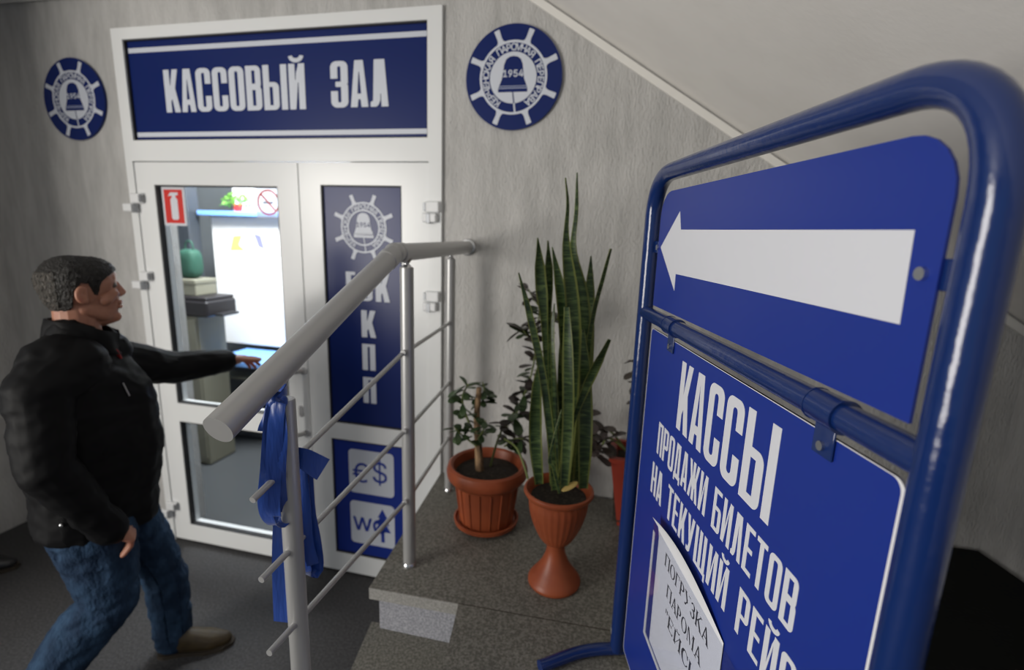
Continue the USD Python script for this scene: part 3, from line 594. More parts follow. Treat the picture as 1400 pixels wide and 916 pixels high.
# ================================================================== POTTED PLANTS
# snake plant in goblet pot
sx, sy = .169, 1.500
sn = thing('potted_snake_plant', (sx, sy, LZ), 'tall snake plant with upright banded leaves in a terracotta goblet pot', 'potted plant')
def lobed(profile, loc, lobes, amp, z0, z1, n=96):
    m = lathe(profile, (0, 0, 0), n); v = m.vertices; r = np.hypot(v[:, 0], v[:, 1]); a = np.arctan2(v[:, 1], v[:, 0])
    k = (v[:, 2] > z0) & (v[:, 2] < z1) & (r > .03)
    f = np.where(k, 1 + amp * np.abs(np.sin(a * lobes / 2)), 1.0); v[:, 0] *= f; v[:, 1] *= f; m.vertices = v; m.apply_translation(loc); return m
body = [(0, .150), (.030, .150)] + [(.040 + .055 * math.sin(q * math.pi / 2) ** .8, .150 + .165 * q) for q in np.linspace(.05, 1, 12)] + [(.098, .318), (.108, .324), (.114, .334), (.112, .342), (.106, .344), (.100, .336), (.090, .318), (.085, .300), (0, .300)]
part(sn, 'pot', lobed(body, (sx, sy, LZ), 28, .035, .16, .312), 'terracotta', 50)
foot = [(0, 0), (.084, 0), (.088, .006), (.088, .014), (.080, .026), (.062, .050), (.046, .075), (.034, .105), (.030, .128), (.032, .150), (0, .152)]
part(sn, 'pedestal', lathe(foot, (sx, sy, LZ), 48), 'terracotta', 50)
part(sn, 'soil', lathe([(0, .301), (.05, .312), (.0905, .316), (.0905, .300), (0, .299)], (sx, sy, LZ), 32), 'soil', True)
def snake_leaf(path, widths, fold=.3, tw=0.0):
    n = 26; P = smooth_curve(path, n); W = np.interp(np.linspace(0, 1, n), np.linspace(0, 1, len(widths)), widths); m = 7
    T = np.gradient(P, axis=0); T /= np.linalg.norm(T, axis=1, keepdims=True)
    V, UV, Fc = [], [], []
    for layer in (0, 1):
        for i in range(n):
            ang = tw * i / n + .15 * math.sin(i * .45 + tw * 9)
            S = np.array([math.cos(ang), math.sin(ang), 0]); S -= T[i] * (S @ T[i]); S /= np.linalg.norm(S); N = np.cross(S, T[i])
            for j in range(m):
                q = j / (m - 1) * 2 - 1
                V.append(P[i] + S * q * W[i] / 2 + N * (fold * W[i] * .5 * (q * q - .5) + (.0024 if layer else -.0024) * (1 - .8 * q * q))); UV.append([(q + 1) / 2, i / (n - 1)])
    o = n * m
    for i in range(n - 1):
        for j in range(m - 1):
            a = i * m + j; Fc += [[a, a + 1, a + m + 1], [a, a + m + 1, a + m], [o + a, o + a + m + 1, o + a + 1], [o + a, o + a + m, o + a + m + 1]]
        for j in (0, m - 1):
            a = i * m + j; b = a + m
            Fc += [[a, b, o + b], [a, o + b, o + a]] if j == 0 else [[a, o + b, b], [a, o + a, o + b]]
    return trimesh.Trimesh(np.array(V), Fc, process=False), np.array(UV)
px2m = 1.55 / F * 1.02
LEAVES = [
    ([(754, 664, 1.53), (748, 540, 1.55), (744, 440, 1.55), (739, 385, 1.55), (735, 325, 1.55)], [6, 6, 8, 12, 19, 18, 2], .4),
    ([(757, 664, 1.54), (752, 540, 1.57), (749, 440, 1.57), (750, 385, 1.57), (749, 329, 1.57)], [6, 6, 7, 11, 16, 15, 2], .8),
    ([(759, 670, 1.44), (752, 590, 1.43), (741, 510, 1.42), (724, 430, 1.42), (709, 373, 1.42)], [12, 12, 12, 10, 2], .3),
    ([(771, 662, 1.50), (781, 540, 1.50), (783, 430, 1.50), (774, 335, 1.50), (776, 280, 1.50), (773, 243, 1.50)], [18, 24, 27, 20, 7, 5, 2], .5),
    ([(790, 660, 1.52), (796, 540, 1.53), (797, 420, 1.53), (784, 345, 1.53), (788, 290, 1.53), (789, 236, 1.53)], [18, 23, 25, 18, 8, 6, 2], -.3),
    ([(783, 662, 1.56), (778, 520, 1.56), (768, 410, 1.56), (755, 338, 1.56)], [16, 22, 24, 16, 2], .2),
    ([(794, 655, 1.55), (801, 520, 1.56), (805, 420, 1.56), (808, 350, 1.56)], [14, 20, 22, 17, 2], -.2),
    ([(788, 655, 1.50), (797, 540, 1.49), (809, 440, 1.48), (824, 380, 1.47), (835, 340, 1.47)], [9, 10, 10, 9, 7, 6], .9),
    ([(765, 660, 1.47), (776, 600, 1.46), (797, 540, 1.45), (815, 500, 1.45), (833, 464, 1.45)], [8, 8, 9, 15, 17, 7], .5),
    ([(771, 668, 1.43), (776, 590, 1.43), (777, 500, 1.43), (775, 420, 1.43)], [13, 17, 18, 17, 8], -.4),
    ([(737, 662, 1.49), (732, 600, 1.49), (733, 540, 1.49), (739, 488, 1.50)], [14, 21, 21, 15, 3], .2),
    ([(797, 668, 1.46), (800, 600, 1.46), (800, 520, 1.47), (797, 450, 1.47)], [15, 22, 23, 18, 4], .1),
    ([(760, 666, 1.56), (759, 570, 1.58), (754, 480, 1.60), (758, 415, 1.60)], [10, 13, 14, 11, 2], -.5),
    ([(770, 664, 1.58), (766, 580, 1.60), (767, 500, 1.60), (770, 430, 1.6)], [10, 12, 12, 10, 3], .3),
    ([(765, 674, 1.42), (757, 640, 1.42), (752, 625, 1.42), (768, 560, 1.43)], [5, 6, 6, 3], .1),
]
for pth, wd, tw in LEAVES:
    m, uv = snake_leaf([at(*p) for p in pth], [w * px2m * .86 for w in wd], .35, tw)
    part(sn, 'leaf', m, 'snake', True, uv=uv)
d = trimesh.creation.icosphere(2, 1.0); d.apply_scale([.030, .012, .004]); d.apply_transform(trimesh.transformations.euler_matrix(.3, -.35, .4)); d.apply_translation(at(779, 665, 1.43)); part(sn, 'dry_leaf', d, 'drytip', True, label='fallen dry leaf on the soil')

# jade plants
def jade_leaf(p, d, L, Wd, up=(0, 0, 1)):
    d = np.asarray(d, float); d /= np.linalg.norm(d); s = np.cross(d, up); s = s / (np.linalg.norm(s) + 1e-9); n = np.cross(s, d)
    m = trimesh.creation.icosphere(1, 1.0); v = m.vertices.copy(); x = (v[:, 0] + 1) / 2
    wd_ = .35 + .75 * x; cup = .18 * v[:, 1] ** 2
    v2 = np.outer(x * L, d) + np.outer(v[:, 1] * Wd / 2 * wd_, s) + np.outer(v[:, 2] * .0028 + cup * Wd * .5 - .12 * L * x ** 2, n)
    return trimesh.Trimesh(v2 + p, m.faces, process=False)
def jade(parent, stems, mats, seed, spread=.03):
    r = np.random.default_rng(seed); cnt = 0
    for pts, rad, mt, leaf_n, (t0, t1), L in stems:
        leaf_n = int(leaf_n * 1.45); L *= 1.38 if 'jadedark' in mats else 1.26
        P = smooth_curve(pts, 20); part(parent, 'stem', tube(P, np.linspace(rad, rad * .6, 20), 10), mt, True)
        for i in range(leaf_n):
            t = t0 + (t1 - t0) * (i + .5) / leaf_n; k = t * 19; q = P[int(k)] + (P[min(int(k) + 1, 19)] - P[int(k)]) * (k % 1)
            a = i * 2.4 + r.uniform(-.5, .5); e = r.uniform(-.7, .6)
            dv = np.array([math.cos(a) * math.cos(e), math.sin(a) * math.cos(e), math.sin(e)])
            part(parent, 'leaf', jade_leaf(q + dv * .004, dv, L * r.uniform(.7, 1.15), L * .66 * r.uniform(.8, 1.15), (r.uniform(-.4, .4), r.uniform(-.4, .4), 1)), mats[r.integers(len(mats))], True); cnt += 1
    return cnt
jx, jy = -.080, 1.835
jp = thing('potted_jade_plant', (jx, jy, LZ), 'jade plant with a cut woody stump in a broad terracotta pot by the railing', 'potted plant')
part(jp, 'saucer', lathe([(0, .004), (.108, .004), (.126, .016), (.130, .032), (.124, .034), (.116, .022), (0, .012)], (jx, jy, LZ), 48), 'terracotta', 40)
pb_ = [(0, .014), (.102, .014)] + [(.104 + .020 * q, .02 + .170 * q) for q in np.linspace(0, 1, 6)] + [(.128, .196), (.146, .200), (.157, .214), (.160, .236), (.154, .256), (.144, .262), (.134, .256), (.128, .235), (.125, .222), (0, .222)]
potj = part(jp, 'pot', lathe(pb_, (jx, jy, LZ), 64), 'terracotta', 40)
for k in range(18):
    a = k * 2 * math.pi / 18
    pts = [np.array([jx + math.cos(a) * (.1055 + .020 * q), jy + math.sin(a) * (.1055 + .020 * q), LZ + .03 + .15 * q]) for q in (0, .5, 1)]
    part(potj, 'rib', tube(pts, .0030, 6), 'terracotta', True)
part(jp, 'soil', lathe([(0, .232), (.06, .230), (.129, .224), (.129, .215), (0, .215)], (jx, jy, LZ), 32), 'soil', True)
jade(jp, [
    ([at(656, 645, 1.83), at(654, 610, 1.83), at(652, 570, 1.83), at(655, 530, 1.83)], .017, 'bark', 0, (0, 1), .04),
], ['jade'], 1)
jade(jp, [
    ([at(653, 600, 1.83), at(640, 575, 1.83), at(632, 545, 1.82), at(640, 525, 1.82)], .005, 'greenstem', 15, (.2, 1), .050),
    ([at(654, 560, 1.85), at(662, 540, 1.86), at(660, 522, 1.87)], .004, 'greenstem', 9, (.2, 1), .045),
    ([at(652, 610, 1.80), at(632, 595, 1.79), at(622, 585, 1.78)], .004, 'greenstem', 9, (.2, 1), .045),
    ([at(654, 600, 1.80), at(660, 590, 1.76), at(664, 575, 1.74)], .004, 'greenstem', 8, (.2, 1), .042),
], ['jade'], 2)
jade(jp, [
    ([at(668, 645, 1.86), at(685, 590, 1.90), at(712, 550, 1.92), at(728, 505, 1.93), at(735, 450, 1.93), at(738, 415, 1.93)], .005, 'greenstem', 34, (.35, 1), .052),
    ([at(685, 590, 1.90), at(700, 575, 1.86), at(708, 562, 1.84)], .004, 'greenstem', 12, (.1, 1), .055),
    ([at(690, 610, 1.88), at(704, 600, 1.84), at(716, 600, 1.82)], .004, 'greenstem', 12, (.1, 1), .050),
    ([at(738, 430, 1.92), at(758, 440, 1.90), at(765, 425, 1.90)], .004, 'greenstem', 10, (.1, 1), .055),
    ([at(733, 470, 1.92), at(722, 460, 1.90), at(714, 450, 1.90)], .004, 'greenstem', 9, (.3, 1), .055),
    ([at(738, 420, 1.92), at(728, 405, 1.90), at(722, 395, 1.9)], .004, 'greenstem', 5, (.3, 1), .050),
], ['jadedark', 'jadedark', 'jade'], 3)
part(jp, 'stem', tube(smooth_curve([at(690, 600, 1.80), at(706, 612, 1.72), at(716, 635, 1.68), at(722, 655, 1.66)], 12), .004, 8), 'greenstem', True)
# rectangular planter behind the sign
rp0 = at(862, 690, 1.86); zc = LZ
rp = thing('planter_plant', (.60, 1.80, LZ), 'dark leaved jade plant in a red plastic window box half hidden by the standing sign', 'potted plant')
def prism(b0, b1, ang, c, z0, z1):
    (ax_, ay_), (bx2, by2) = b0, b1; v = []
    for (hx, hy), z in ((b0, z0), (b1, z1)):
        for sx_, sy_ in ((-1, -1), (1, -1), (1, 1), (-1, 1)):
            x, y = hx * sx_, hy * sy_; v.append([c[0] + x * math.cos(ang) - y * math.sin(ang), c[1] + x * math.sin(ang) + y * math.cos(ang), z])
    return np.array(v)
pc = wp(.02, 0, .16)[:2] + np.array([.19, -.04]); pang = -math.atan2(.22495, .97437)
outer = manifold3d.Manifold.hull_points(prism((.19, .070), (.235, .098), pang, pc, zc + .002, zc + .30)); inner = manifold3d.Manifold.hull_points(prism((.180, .060), (.226, .089), pang, pc, zc + .012, zc + .40))
lipo = manifold3d.Manifold.hull_points(prism((.240, .103), (.242, .105), pang, pc, zc + .283, zc + .302))
part(rp, 'box', (outer + lipo) - inner, 'redplastic', 30)
part(rp, 'soil', trimesh.convex.convex_hull(prism((.21, .072), (.221, .084), pang, pc, zc + .02, zc + .265)), 'soil')
c3 = lambda px, py, y: at(px, py, y)
jade(rp, [
    ([[pc[0] - .12, pc[1], zc + .26], c3(836, 600, 1.86), c3(822, 610, 1.84), c3(812, 625, 1.83)], .005, 'greenstem', 14, (.35, 1), .055),
    ([[pc[0] - .14, pc[1], zc + .26], c3(835, 590, 1.88), c3(812, 585, 1.90), c3(803, 570, 1.9)], .005, 'greenstem', 12, (.35, 1), .055),
    ([[pc[0] - .02, pc[1], zc + .26], c3(880, 580, 1.88), c3(876, 530, 1.88), c3(874, 490, 1.88)], .006, 'bark', 18, (.5, 1), .045),
], ['jadedark'], 5)

# ================================================================== STANDING SIGN
sg = thing('standing_sign', spt(.4, LZ), 'blue tubular standing sign with a white arrow panel above a lettered ticket office panel', 'sign')
LT, RTu, ZT = 0.0, .822, 1.945
rot = lambda pts: [spt(*p) for p in pts]
part(sg, 'frame_tube', tube(arc_path(rot([(LT + .004, LZ + .02, 0), (LT, 1.3, 0), (LT, ZT, 0), (RTu, ZT, 0), (RTu, 1.3, 0), (RTu + .004, LZ + .02, 0)]), .105, 12), .0185, 24), 'bluetube', 50)
part(sg, 'crossbar', tube(rot([(LT, 1.631, 0), (RTu, 1.631, 0)]), .0160, 20), 'bluetube', 50)
for u in (LT, RTu):
    b = spt(u, LZ + .0185, 0)
    loop = [b + SN * 0.0, b + SN * .10 + SD * .00, b + SN * .22 + SD * .10, b + SN * .26 + SD * .24]
    foot_ = smooth_curve([b - SN * .24, b - SN * .1, b, b + SN * .10 + SD * .012, b + SN * .22 + SD * .06], 24)
    part(sg, 'foot_tube', tube(foot_, .0165, 18), 'bluetube', 50)
# arrow panel: square lower corners, rounded upper corners
AP = unary_union([rrect(.055, 1.70, .785, 1.905, .055), sbox(.055, 1.655, .785, 1.78)])
ap = part(sg, 'arrow_panel', ext(AP, -.003, 0, SM), 'blue')
arrow = Polygon([(.074, 1.787), (.172, 1.861), (.186, 1.825), (.7525, 1.823), (.7555, 1.739), (.181, 1.737), (.182, 1.703)])
part(ap, 'arrow', ext(arrow, 0, .0006, SM), 'vinyl', label='white arrow pointing left')
IPO = rrect(.062, .735, .797, 1.604, .014)
ip = part(sg, 'lettered_panel', ext(IPO, -.0032, 0, SM), 'blue')
part(sg, 'panel_edge', ext(IPO.difference(affinity.scale(IPO, .9945, 1.0, origin=(.062, 1.2)).buffer(-.0011)), -.0034, .0004, SM), 'edge', label='pale cut edge of the lettered panel')
part(ip, 'lettering', ext(fit_line('КАССЫ', .2645, .606, 1.441, 1.577, w=.42, t=.155, gap=.075, round_=0), .0, .0006, SM), 'vinyl')
part(ip, 'lettering', ext(fit_line('ПРОДАЖИ БИЛЕТОВ', .1705, .684, 1.344, 1.416, w=.42, t=.14, gap=.085, space=.30, round_=0), .0, .0006, SM), 'vinyl')
part(ip, 'lettering', ext(fit_line('НА ТЕКУЩИЙ РЕЙС', .155, .704, 1.244, 1.316, w=.42, t=.14, gap=.085, space=.36, round_=0), .0, .0006, SM), 'vinyl')
# clamps with bolts
for u in (.197, .686):
    cl = part(sg, 'clamp', cat_([tube([spt(u - .023, 1.631), spt(u - .022, 1.631), spt(u + .022, 1.631), spt(u + .023, 1.631)], [.0165, .0185, .0185, .0165], 22), bevel_box(u - .017, u + .017, 1.578, 1.625, .0006, .0036, .001, SM)]), 'bluetube', 40)
    for e in (-.023, .023): part(cl, 'clamp_rim', tube([spt(u + e - .0012, 1.631), spt(u + e + .0012, 1.631)], .0192, 22), 'bluetube', 40)
    m = trimesh.creation.cylinder(.0055, .004, sections=12); m.apply_transform(SM @ trimesh.transformations.translation_matrix([u, 1.590, .0053])); part(cl, 'bolt', m, 'steel', 40)
for u, x0, x1 in ((.770, .775, .815), (.060, .010, .062)):
    br = part(sg, 'bracket', bevel_box(x0, x1, 1.773, 1.800, -.0088, -.0032, .001, SM), 'bluetube')
    m = trimesh.creation.cylinder(.0058, .005, sections=16); m.apply_transform(SM @ trimesh.transformations.translation_matrix([u if u > .1 else .058, 1.786, .0022])); part(br, 'bolt', m, 'steel', 40)
tp = tube([spt(LT - .0003, .7270), spt(LT, .744)], .0192, 20); part(sg, 'tape', tp, 'hinge_grey', 40, label='grey tape wrapped round the far tube near the floor')
# clear pocket with white border
def fr(poly, d0, d1): return ext(poly, d0, d1, SM)
pk = part(sg, 'pocket_border', fr(unary_union([sbox(.198, .908, .2095, 1.172), sbox(.198, .908, .60, .9195), sbox(.5885, .908, .60, 1.172)]), .0001, .0010), 'vinyl', label='white border of the clear paper pocket')
part(sg, 'pocket_sheet', fr(sbox(.2095, .9195, .5885, 1.198), .0046, .0049), 'film', label='clear plastic pocket front')

# paper notice in the pocket, its upper edge curling out
pn = thing('paper_notice', spt(.4, .93, .012), 'white paper notice reading ПОГРУЗКА ПАРОМА in the clear pocket of the standing sign', 'notice')
nu, nv = 26, 14; V, Fc = [], []
def psurf(u, v):                                              # u along 0..1, v up 0..1 of the sheet
    c = max(0., v - .86) / .14
    top = 1.2 + .028 * (1 - u) + .030 * math.sin(math.pi * u)
    X = .242 + .300 * u - .004 * v * (1 - u); Z = .928 + (top - .928) * v; D = .0018 + .018 * c * c * (1 - u) + .004 * c * math.sin(math.pi * u)
    return X, Z, D
for lay in (0, 1):
    for j in range(nv):
        for i in range(nu):
            X, Z, D = psurf(i / (nu - 1), j / (nv - 1)); V.append(spt(X, Z, D + (.0004 if lay else 0)))
for lay in (0, 1):
    o = lay * nu * nv
    for j in range(nv - 1):
        for i in range(nu - 1):
            a = o + j * nu + i; t = [[a, a + 1, a + nu + 1], [a, a + nu + 1, a + nu]]; Fc += t if lay else [x[::-1] for x in t]
part(pn, 'sheet', trimesh.Trimesh(np.array(V), Fc, process=False), 'paper', True)
for line, u0, u1, z0, hh in (('ПОГРУЗКА', .284, .500, 1.149, .028), ('ПАРОМА', .309, .482, 1.095, .028), ('"ЕЙСК"', .314, .492, 1.042, .028)):
    p, Lw = serif_line(line); p = affinity.scale(p, (u1 - u0) / Lw, hh, origin=(0, 0)); p = affinity.translate(p, u0, z0)
    m = ext(p, .0023, .0027); part(pn, 'lettering', (lambda q: (q.apply_transform(SM), q)[1])(m), 'ink')

# ================================================================== PERSON
Mf = manifold3d.Manifold
def sph(p, r, n=16): return Mf.sphere(r, n).translate([float(x) for x in p])
def bone(a, ra, b, rb): return Mf.batch_hull([sph(a, ra), sph(b, rb)])
def hull(*sp_): return Mf.batch_hull([sph(p, r) for p, r in sp_])
def finish(mn, edge, it=10):
    mm = mn.refine_to_length(edge).to_mesh(); t = trimesh.Trimesh(mm.vert_properties[:, :3], mm.tri_verts, process=True)
    trimesh.smoothing.filter_taubin(t, .5, .53, it); return t
def crease(t, scale, amp, seed, vec=None):
    n = t.vertex_normals; v = t.vertices; f = meshkit.fbm(v * np.array(scale), 3, seed) - .5
    t.vertices = v + n * (f * amp)[:, None]; return t
az = math.radians(50); fv = np.array([math.sin(az), math.cos(az), 0]); rv = np.array([fv[1], -fv[0], 0]); zv = np.array([0, 0, 1.0])
PC = np.array([-1.485, 1.69, 0.])
def bp(f_, r_, z): return PC + fv * f_ + rv * r_ + zv * z
def onp(px, py, r_):                                          # the point of the man's plane (r_ to his right) in that direction
    u, v = (px - 700) / F, (py - 458) / F; x0, y0 = cr * u + sr * v, -sr * u + cr * v
    dd = FW + x0 * RT0 - y0 * UP0; t = (PC @ rv + r_) / (dd @ rv); return EYE + dd * t
rsh, lsh = onp(52, 536, .185), onp(150, 492, -.16)
rel, rwr = onp(63, 640, .235), onp(150, 723, .205)
lel, lwr = onp(236, 503, -.24), onp(310, 493, -.26)
rhip, lhip = onp(128, 690, .085), onp(165, 685, -.085)
rkn, rank = onp(152, 822, .085), onp(50, 950, .085)
lkn, lank = onp(226, 785, -.085), onp(238, 880, -.075)
pel, chest, neck = onp(142, 690, 0), onp(110, 540, 0), onp(108, 455, 0)
belly = onp(135, 620, 0)
hd_ = onp(114, 397, 0)
# face frame
fa = math.radians(44); hf = np.array([math.sin(fa), math.cos(fa), .02]); hf /= np.linalg.norm(hf); hr = np.array([hf[1], -hf[0], 0]); hr /= np.linalg.norm(hr); hu = np.cross(hr, hf)
def hp_(x, y, z): return hd_ + hf * x + hr * y + hu * z          # forward, right, up
head = [hull((hp_(-.028, 0, .032), .080), (hp_(.020, 0, .030), .074), (hp_(-.012, 0, .0), .076)),
        hull((hp_(.040, 0, -.01), .052), (hp_(.050, 0, .045), .045), (hp_(.0, 0, -.03), .062)),
        hull((hp_(.062, 0, -.092), .022), (hp_(.040, .022, -.085), .024), (hp_(.040, -.022, -.085), .024), (hp_(-.01, .04, -.06), .026), (hp_(-.01, -.04, -.06), .026), (hp_(.062, 0, -.035), .034)),
        hull((hp_(.078, 0, .048), .018), (hp_(.076, .024, .040), .014), (hp_(.076, -.024, .040), .014)),                   # brow
        hull((hp_(.088, 0, .024), .008), (hp_(.106, 0, -.014), .0105), (hp_(.096, .012, -.020), .0085), (hp_(.096, -.012, -.020), .0085)),   # nose
        hull((hp_(.091, .014, -.050), .0075), (hp_(.091, -.014, -.050), .0075), (hp_(.096, 0, -.048), .0075)),
        hull((hp_(.089, .012, -.063), .0075), (hp_(.089, -.012, -.063), .0075), (hp_(.094, 0, -.064), .0078)),
        hull((hp_(.070, .030, -.012), .022), (hp_(.050, .045, -.03), .022)), hull((hp_(.070, -.030, -.012), .022), (hp_(.050, -.045, -.03), .022)),
        hull((hp_(.074, 0, -.098), .020), (hp_(.03, 0, -.10), .030))]
for s in (1, -1):
    e0 = hp_(-.010, s * .076, -.006)
    head.append(hull(*[(e0 + hu * .024 * math.sin(a) - hf * .016 * math.cos(a) + hr * s * .006 * (1 + math.cos(a)), .0065) for a in np.linspace(-1.9, 2.0, 9)]).__sub__(sph(e0 + hr * s * .022 + hf * .004 + hu * .004, .012)))
nk = bone(hp_(-.030, 0, -.05), .060, neck - zv * .03, .066)
def fingers(w, d, up, sd, curl, L=1.0, spread=.12):
    """hand rooted at wrist w, pointing d, palm normal up, thumb side sd; curl: bend per joint for each finger"""
    d = d / np.linalg.norm(d); up = up - d * (up @ d); up /= np.linalg.norm(up); sd = np.cross(up, d) * (1 if np.cross(up, d) @ sd > 0 else -1)
    kn_ = w + d * .092 * L; g = [hull((w, .025), (w + d * .03, .026), (kn_ + sd * .032 * L, .012), (kn_ - sd * .030 * L, .011), (kn_, .013), (w + d * .05 + sd * .026, .014))]
    for i, (o, ln) in enumerate(((.031, .074), (.011, .082), (-.010, .076), (-.029, .060))):
        a = kn_ + sd * o * L; dd_ = d + sd * spread * (1.2 - i * .8); dd_ /= np.linalg.norm(dd_); r = .0092 - .0006 * (i == 3); c_ = curl[i]
        for k, fr_ in enumerate((.45, .31, .24)):
            an = c_ * (.8, 1.1, .7)[k]; dd_ = dd_ * math.cos(an) - up * math.sin(an); b = a + dd_ * ln * L * fr_ * 1.05
            g.append(bone(a, r, b, r * .92)); a, r = b, r * .92
    a = w + d * .028 + sd * .024; dd_ = d * .62 + sd * .75 - up * .25; dd_ /= np.linalg.norm(dd_)
    for ln, r, tb in ((.042, .0125, 0), (.034, .0105, .25), (.026, .0095, .2)):
        dd_ = dd_ * math.cos(tb * curl[4]) + (d * .9 - sd * .2) * math.sin(tb * curl[4]); dd_ /= np.linalg.norm(dd_); b = a + dd_ * ln; g.append(bone(a, r, b, r * .92)); a = b
    return g
lhd = onp(345, 489, -.29) - lwr
lh = fingers(lwr, lhd, np.array([0, .25, .95]) * 1.0 + rv * -.2, rv * .6 - zv * .5, (.15, .35, .5, .6, .3), .80)
rhd = fv * .75 - zv * .65
rh = fingers(rwr, rhd, fv * .65 + zv * .75 + rv * .15, -rv, (1.15, 1.2, 1.25, 1.25, .6), .80)
parts_ = head + [nk, bone(neck - zv * .05, .07, chest, .11), hull((chest, .11), (belly, .11), (pel, .10)), bone(lsh, .045, lel, .038), bone(lel, .036, lwr, .025), bone(rsh, .040, rel, .038), bone(rel, .036, rwr, .025),
         bone(chest, .07, lsh, .045), bone(chest, .07, rsh, .045), bone(pel, .09, rhip, .075), bone(pel, .09, lhip, .075), bone(rhip, .07, rkn, .05), bone(rkn, .048, rank, .034), bone(lhip, .07, lkn, .05), bone(lkn, .048, lank, .034)] + lh + rh
man = thing('person', (PC[0], PC[1], 0), 'person in black jacket and blue jeans walking with one arm reaching for the glass door', 'person')
bodym = finish(Mf.batch_boolean(parts_, manifold3d.OpType.Add), .0065, 6)
body_p = part(man, 'body', bodym, 'skin', True)
# hair: a cap over the skull, open at the face
def ell(c_, rx, ry, rz):
    return Mf.sphere(1.0, 40).scale([rx, ry, rz]).transform(np.column_stack([hf, hr, hu, c_]).tolist())
def obox(x0, x1, y0, y1, z0, z1):
    return Mf.cube([x1 - x0, y1 - y0, z1 - z0]).translate([x0, y0, z0]).transform(np.column_stack([hf, hr, hu, hd_]).tolist())
def opoly(pts, y0, y1):                                        # profile in (forward, up), swept across the head
    cs = manifold3d.CrossSection([[(a, b) for a, b in pts]]); m = Mf.extrude(cs, y1 - y0).transform([[1, 0, 0, 0], [0, 0, -1, y1], [0, 1, 0, 0]])
    return m.transform(np.column_stack([hf, hr, hu, hd_]).tolist())
cap = Mf.batch_hull([ell(hp_(-.030, 0, .034), .090, .086, .086), ell(hp_(.024, 0, .040), .078, .076, .074), ell(hp_(-.03, 0, -.012), .078, .078, .072)])
keep = opoly([(-.2, -.098), (-.062, -.094), (-.042, -.050), (-.030, .010), (-.010, .034), (.008, .030), (.020, -.008), (.030, -.012), (.044, .030), (.060, .048), (.084, .062), (.13, .075), (.13, .2), (-.2, .2)], -.2, .2)
hairm = finish(cap ^ keep, .006, 0); crease(hairm, (150, 150, 90), .009, 3)
front = ((hairm.vertices - hd_) @ hf)
hair_p = part(man, 'hair', hairm, 'hair', True, label='short dark hair greying at the back')
gcap = finish((cap ^ keep) ^ obox(-.2, -.070, -.2, .2, -.2, .07), .006, 0); crease(gcap, (150, 150, 90), .010, 4); gcap.vertices += -hf * .003
part(hair_p, 'grey_hair', gcap, 'hairgrey', True, label='grey hair at the back of the head')
for s in (1, -1):
    m = trimesh.creation.icosphere(2, .011); m.apply_translation(hp_(.078, s * .031, .016)); part(man, 'eye', m, 'eye', True)
# jacket
J = []
tors = [(onp(78, 505, .10), .105), (onp(128, 500, -.08), .10), (onp(115, 480, 0), .085), (onp(150, 545, -.02), .135), (onp(159, 610, -.01), .145), (onp(108, 600, .05), .145), (onp(85, 640, .02), .10), (onp(160, 655, 0), .125), (onp(106, 705, .05), .118), (onp(158, 698, -.02), .122), (onp(110, 728, .06), .118), (onp(165, 715, -.03), .112)]
J.append(hull(*tors[:5], tors[5])); J.append(hull(*tors[3:8])); J.append(hull(*tors[4:]))
J += [hull((rsh, .083), (onp(105, 500, .1), .09), (onp(88, 480, .06), .06)), bone(rsh, .083, rel, .070), bone(rel, .070, rwr + (rwr - rel) * .02, .050), hull((lsh, .085), (onp(130, 500, -.08), .09)), bone(lsh, .082, lel, .066), bone(lel, .066, lwr - (lwr - lel) * .03, .046)]
J.append(hull((onp(100, 462, .02), .075), (onp(125, 470, -.02), .078), (onp(150, 478, -.03), .062), (onp(115, 490, 0), .10)))
jm = Mf.batch_boolean(J, manifold3d.OpType.Add)
hemc = onp(140, 722, 0)
# neck opening and hem cut
jm = jm - Mf.batch_hull([sph(hp_(-.02, 0, -.035), .063), sph(neck + hf * .03 - zv * .02, .060)])
hA, hB, hC = onp(57, 716, 0), onp(125, 745, .17), onp(203, 688, -.08); hn = np.cross(hB - hA, hC - hA); hn /= np.linalg.norm(hn); hn = hn if hn[2] < 0 else -hn
arm = Mf.batch_boolean(J[4:6], manifold3d.OpType.Add)
hemo = float(hA @ hn)
jm = jm.trim_by_plane([float(x) for x in -hn], -hemo) + arm
wd_ = (rwr - rel) / np.linalg.norm(rwr - rel); 
jt = finish(jm, .012, 8)
def wrinkle(t, amp, seed, f=(22, 22, 34)):
    v = t.vertices; q = meshkit.fbm(v * np.array(f), 3, seed); r_ = 1 - np.abs(2 * q - 1); t.vertices = v + t.vertex_normals * ((r_ - .5) * amp)[:, None]; return t
wrinkle(jt, .016, 11, (9, 9, 15)); jk = part(man, 'jacket', jt, 'jacket', True)
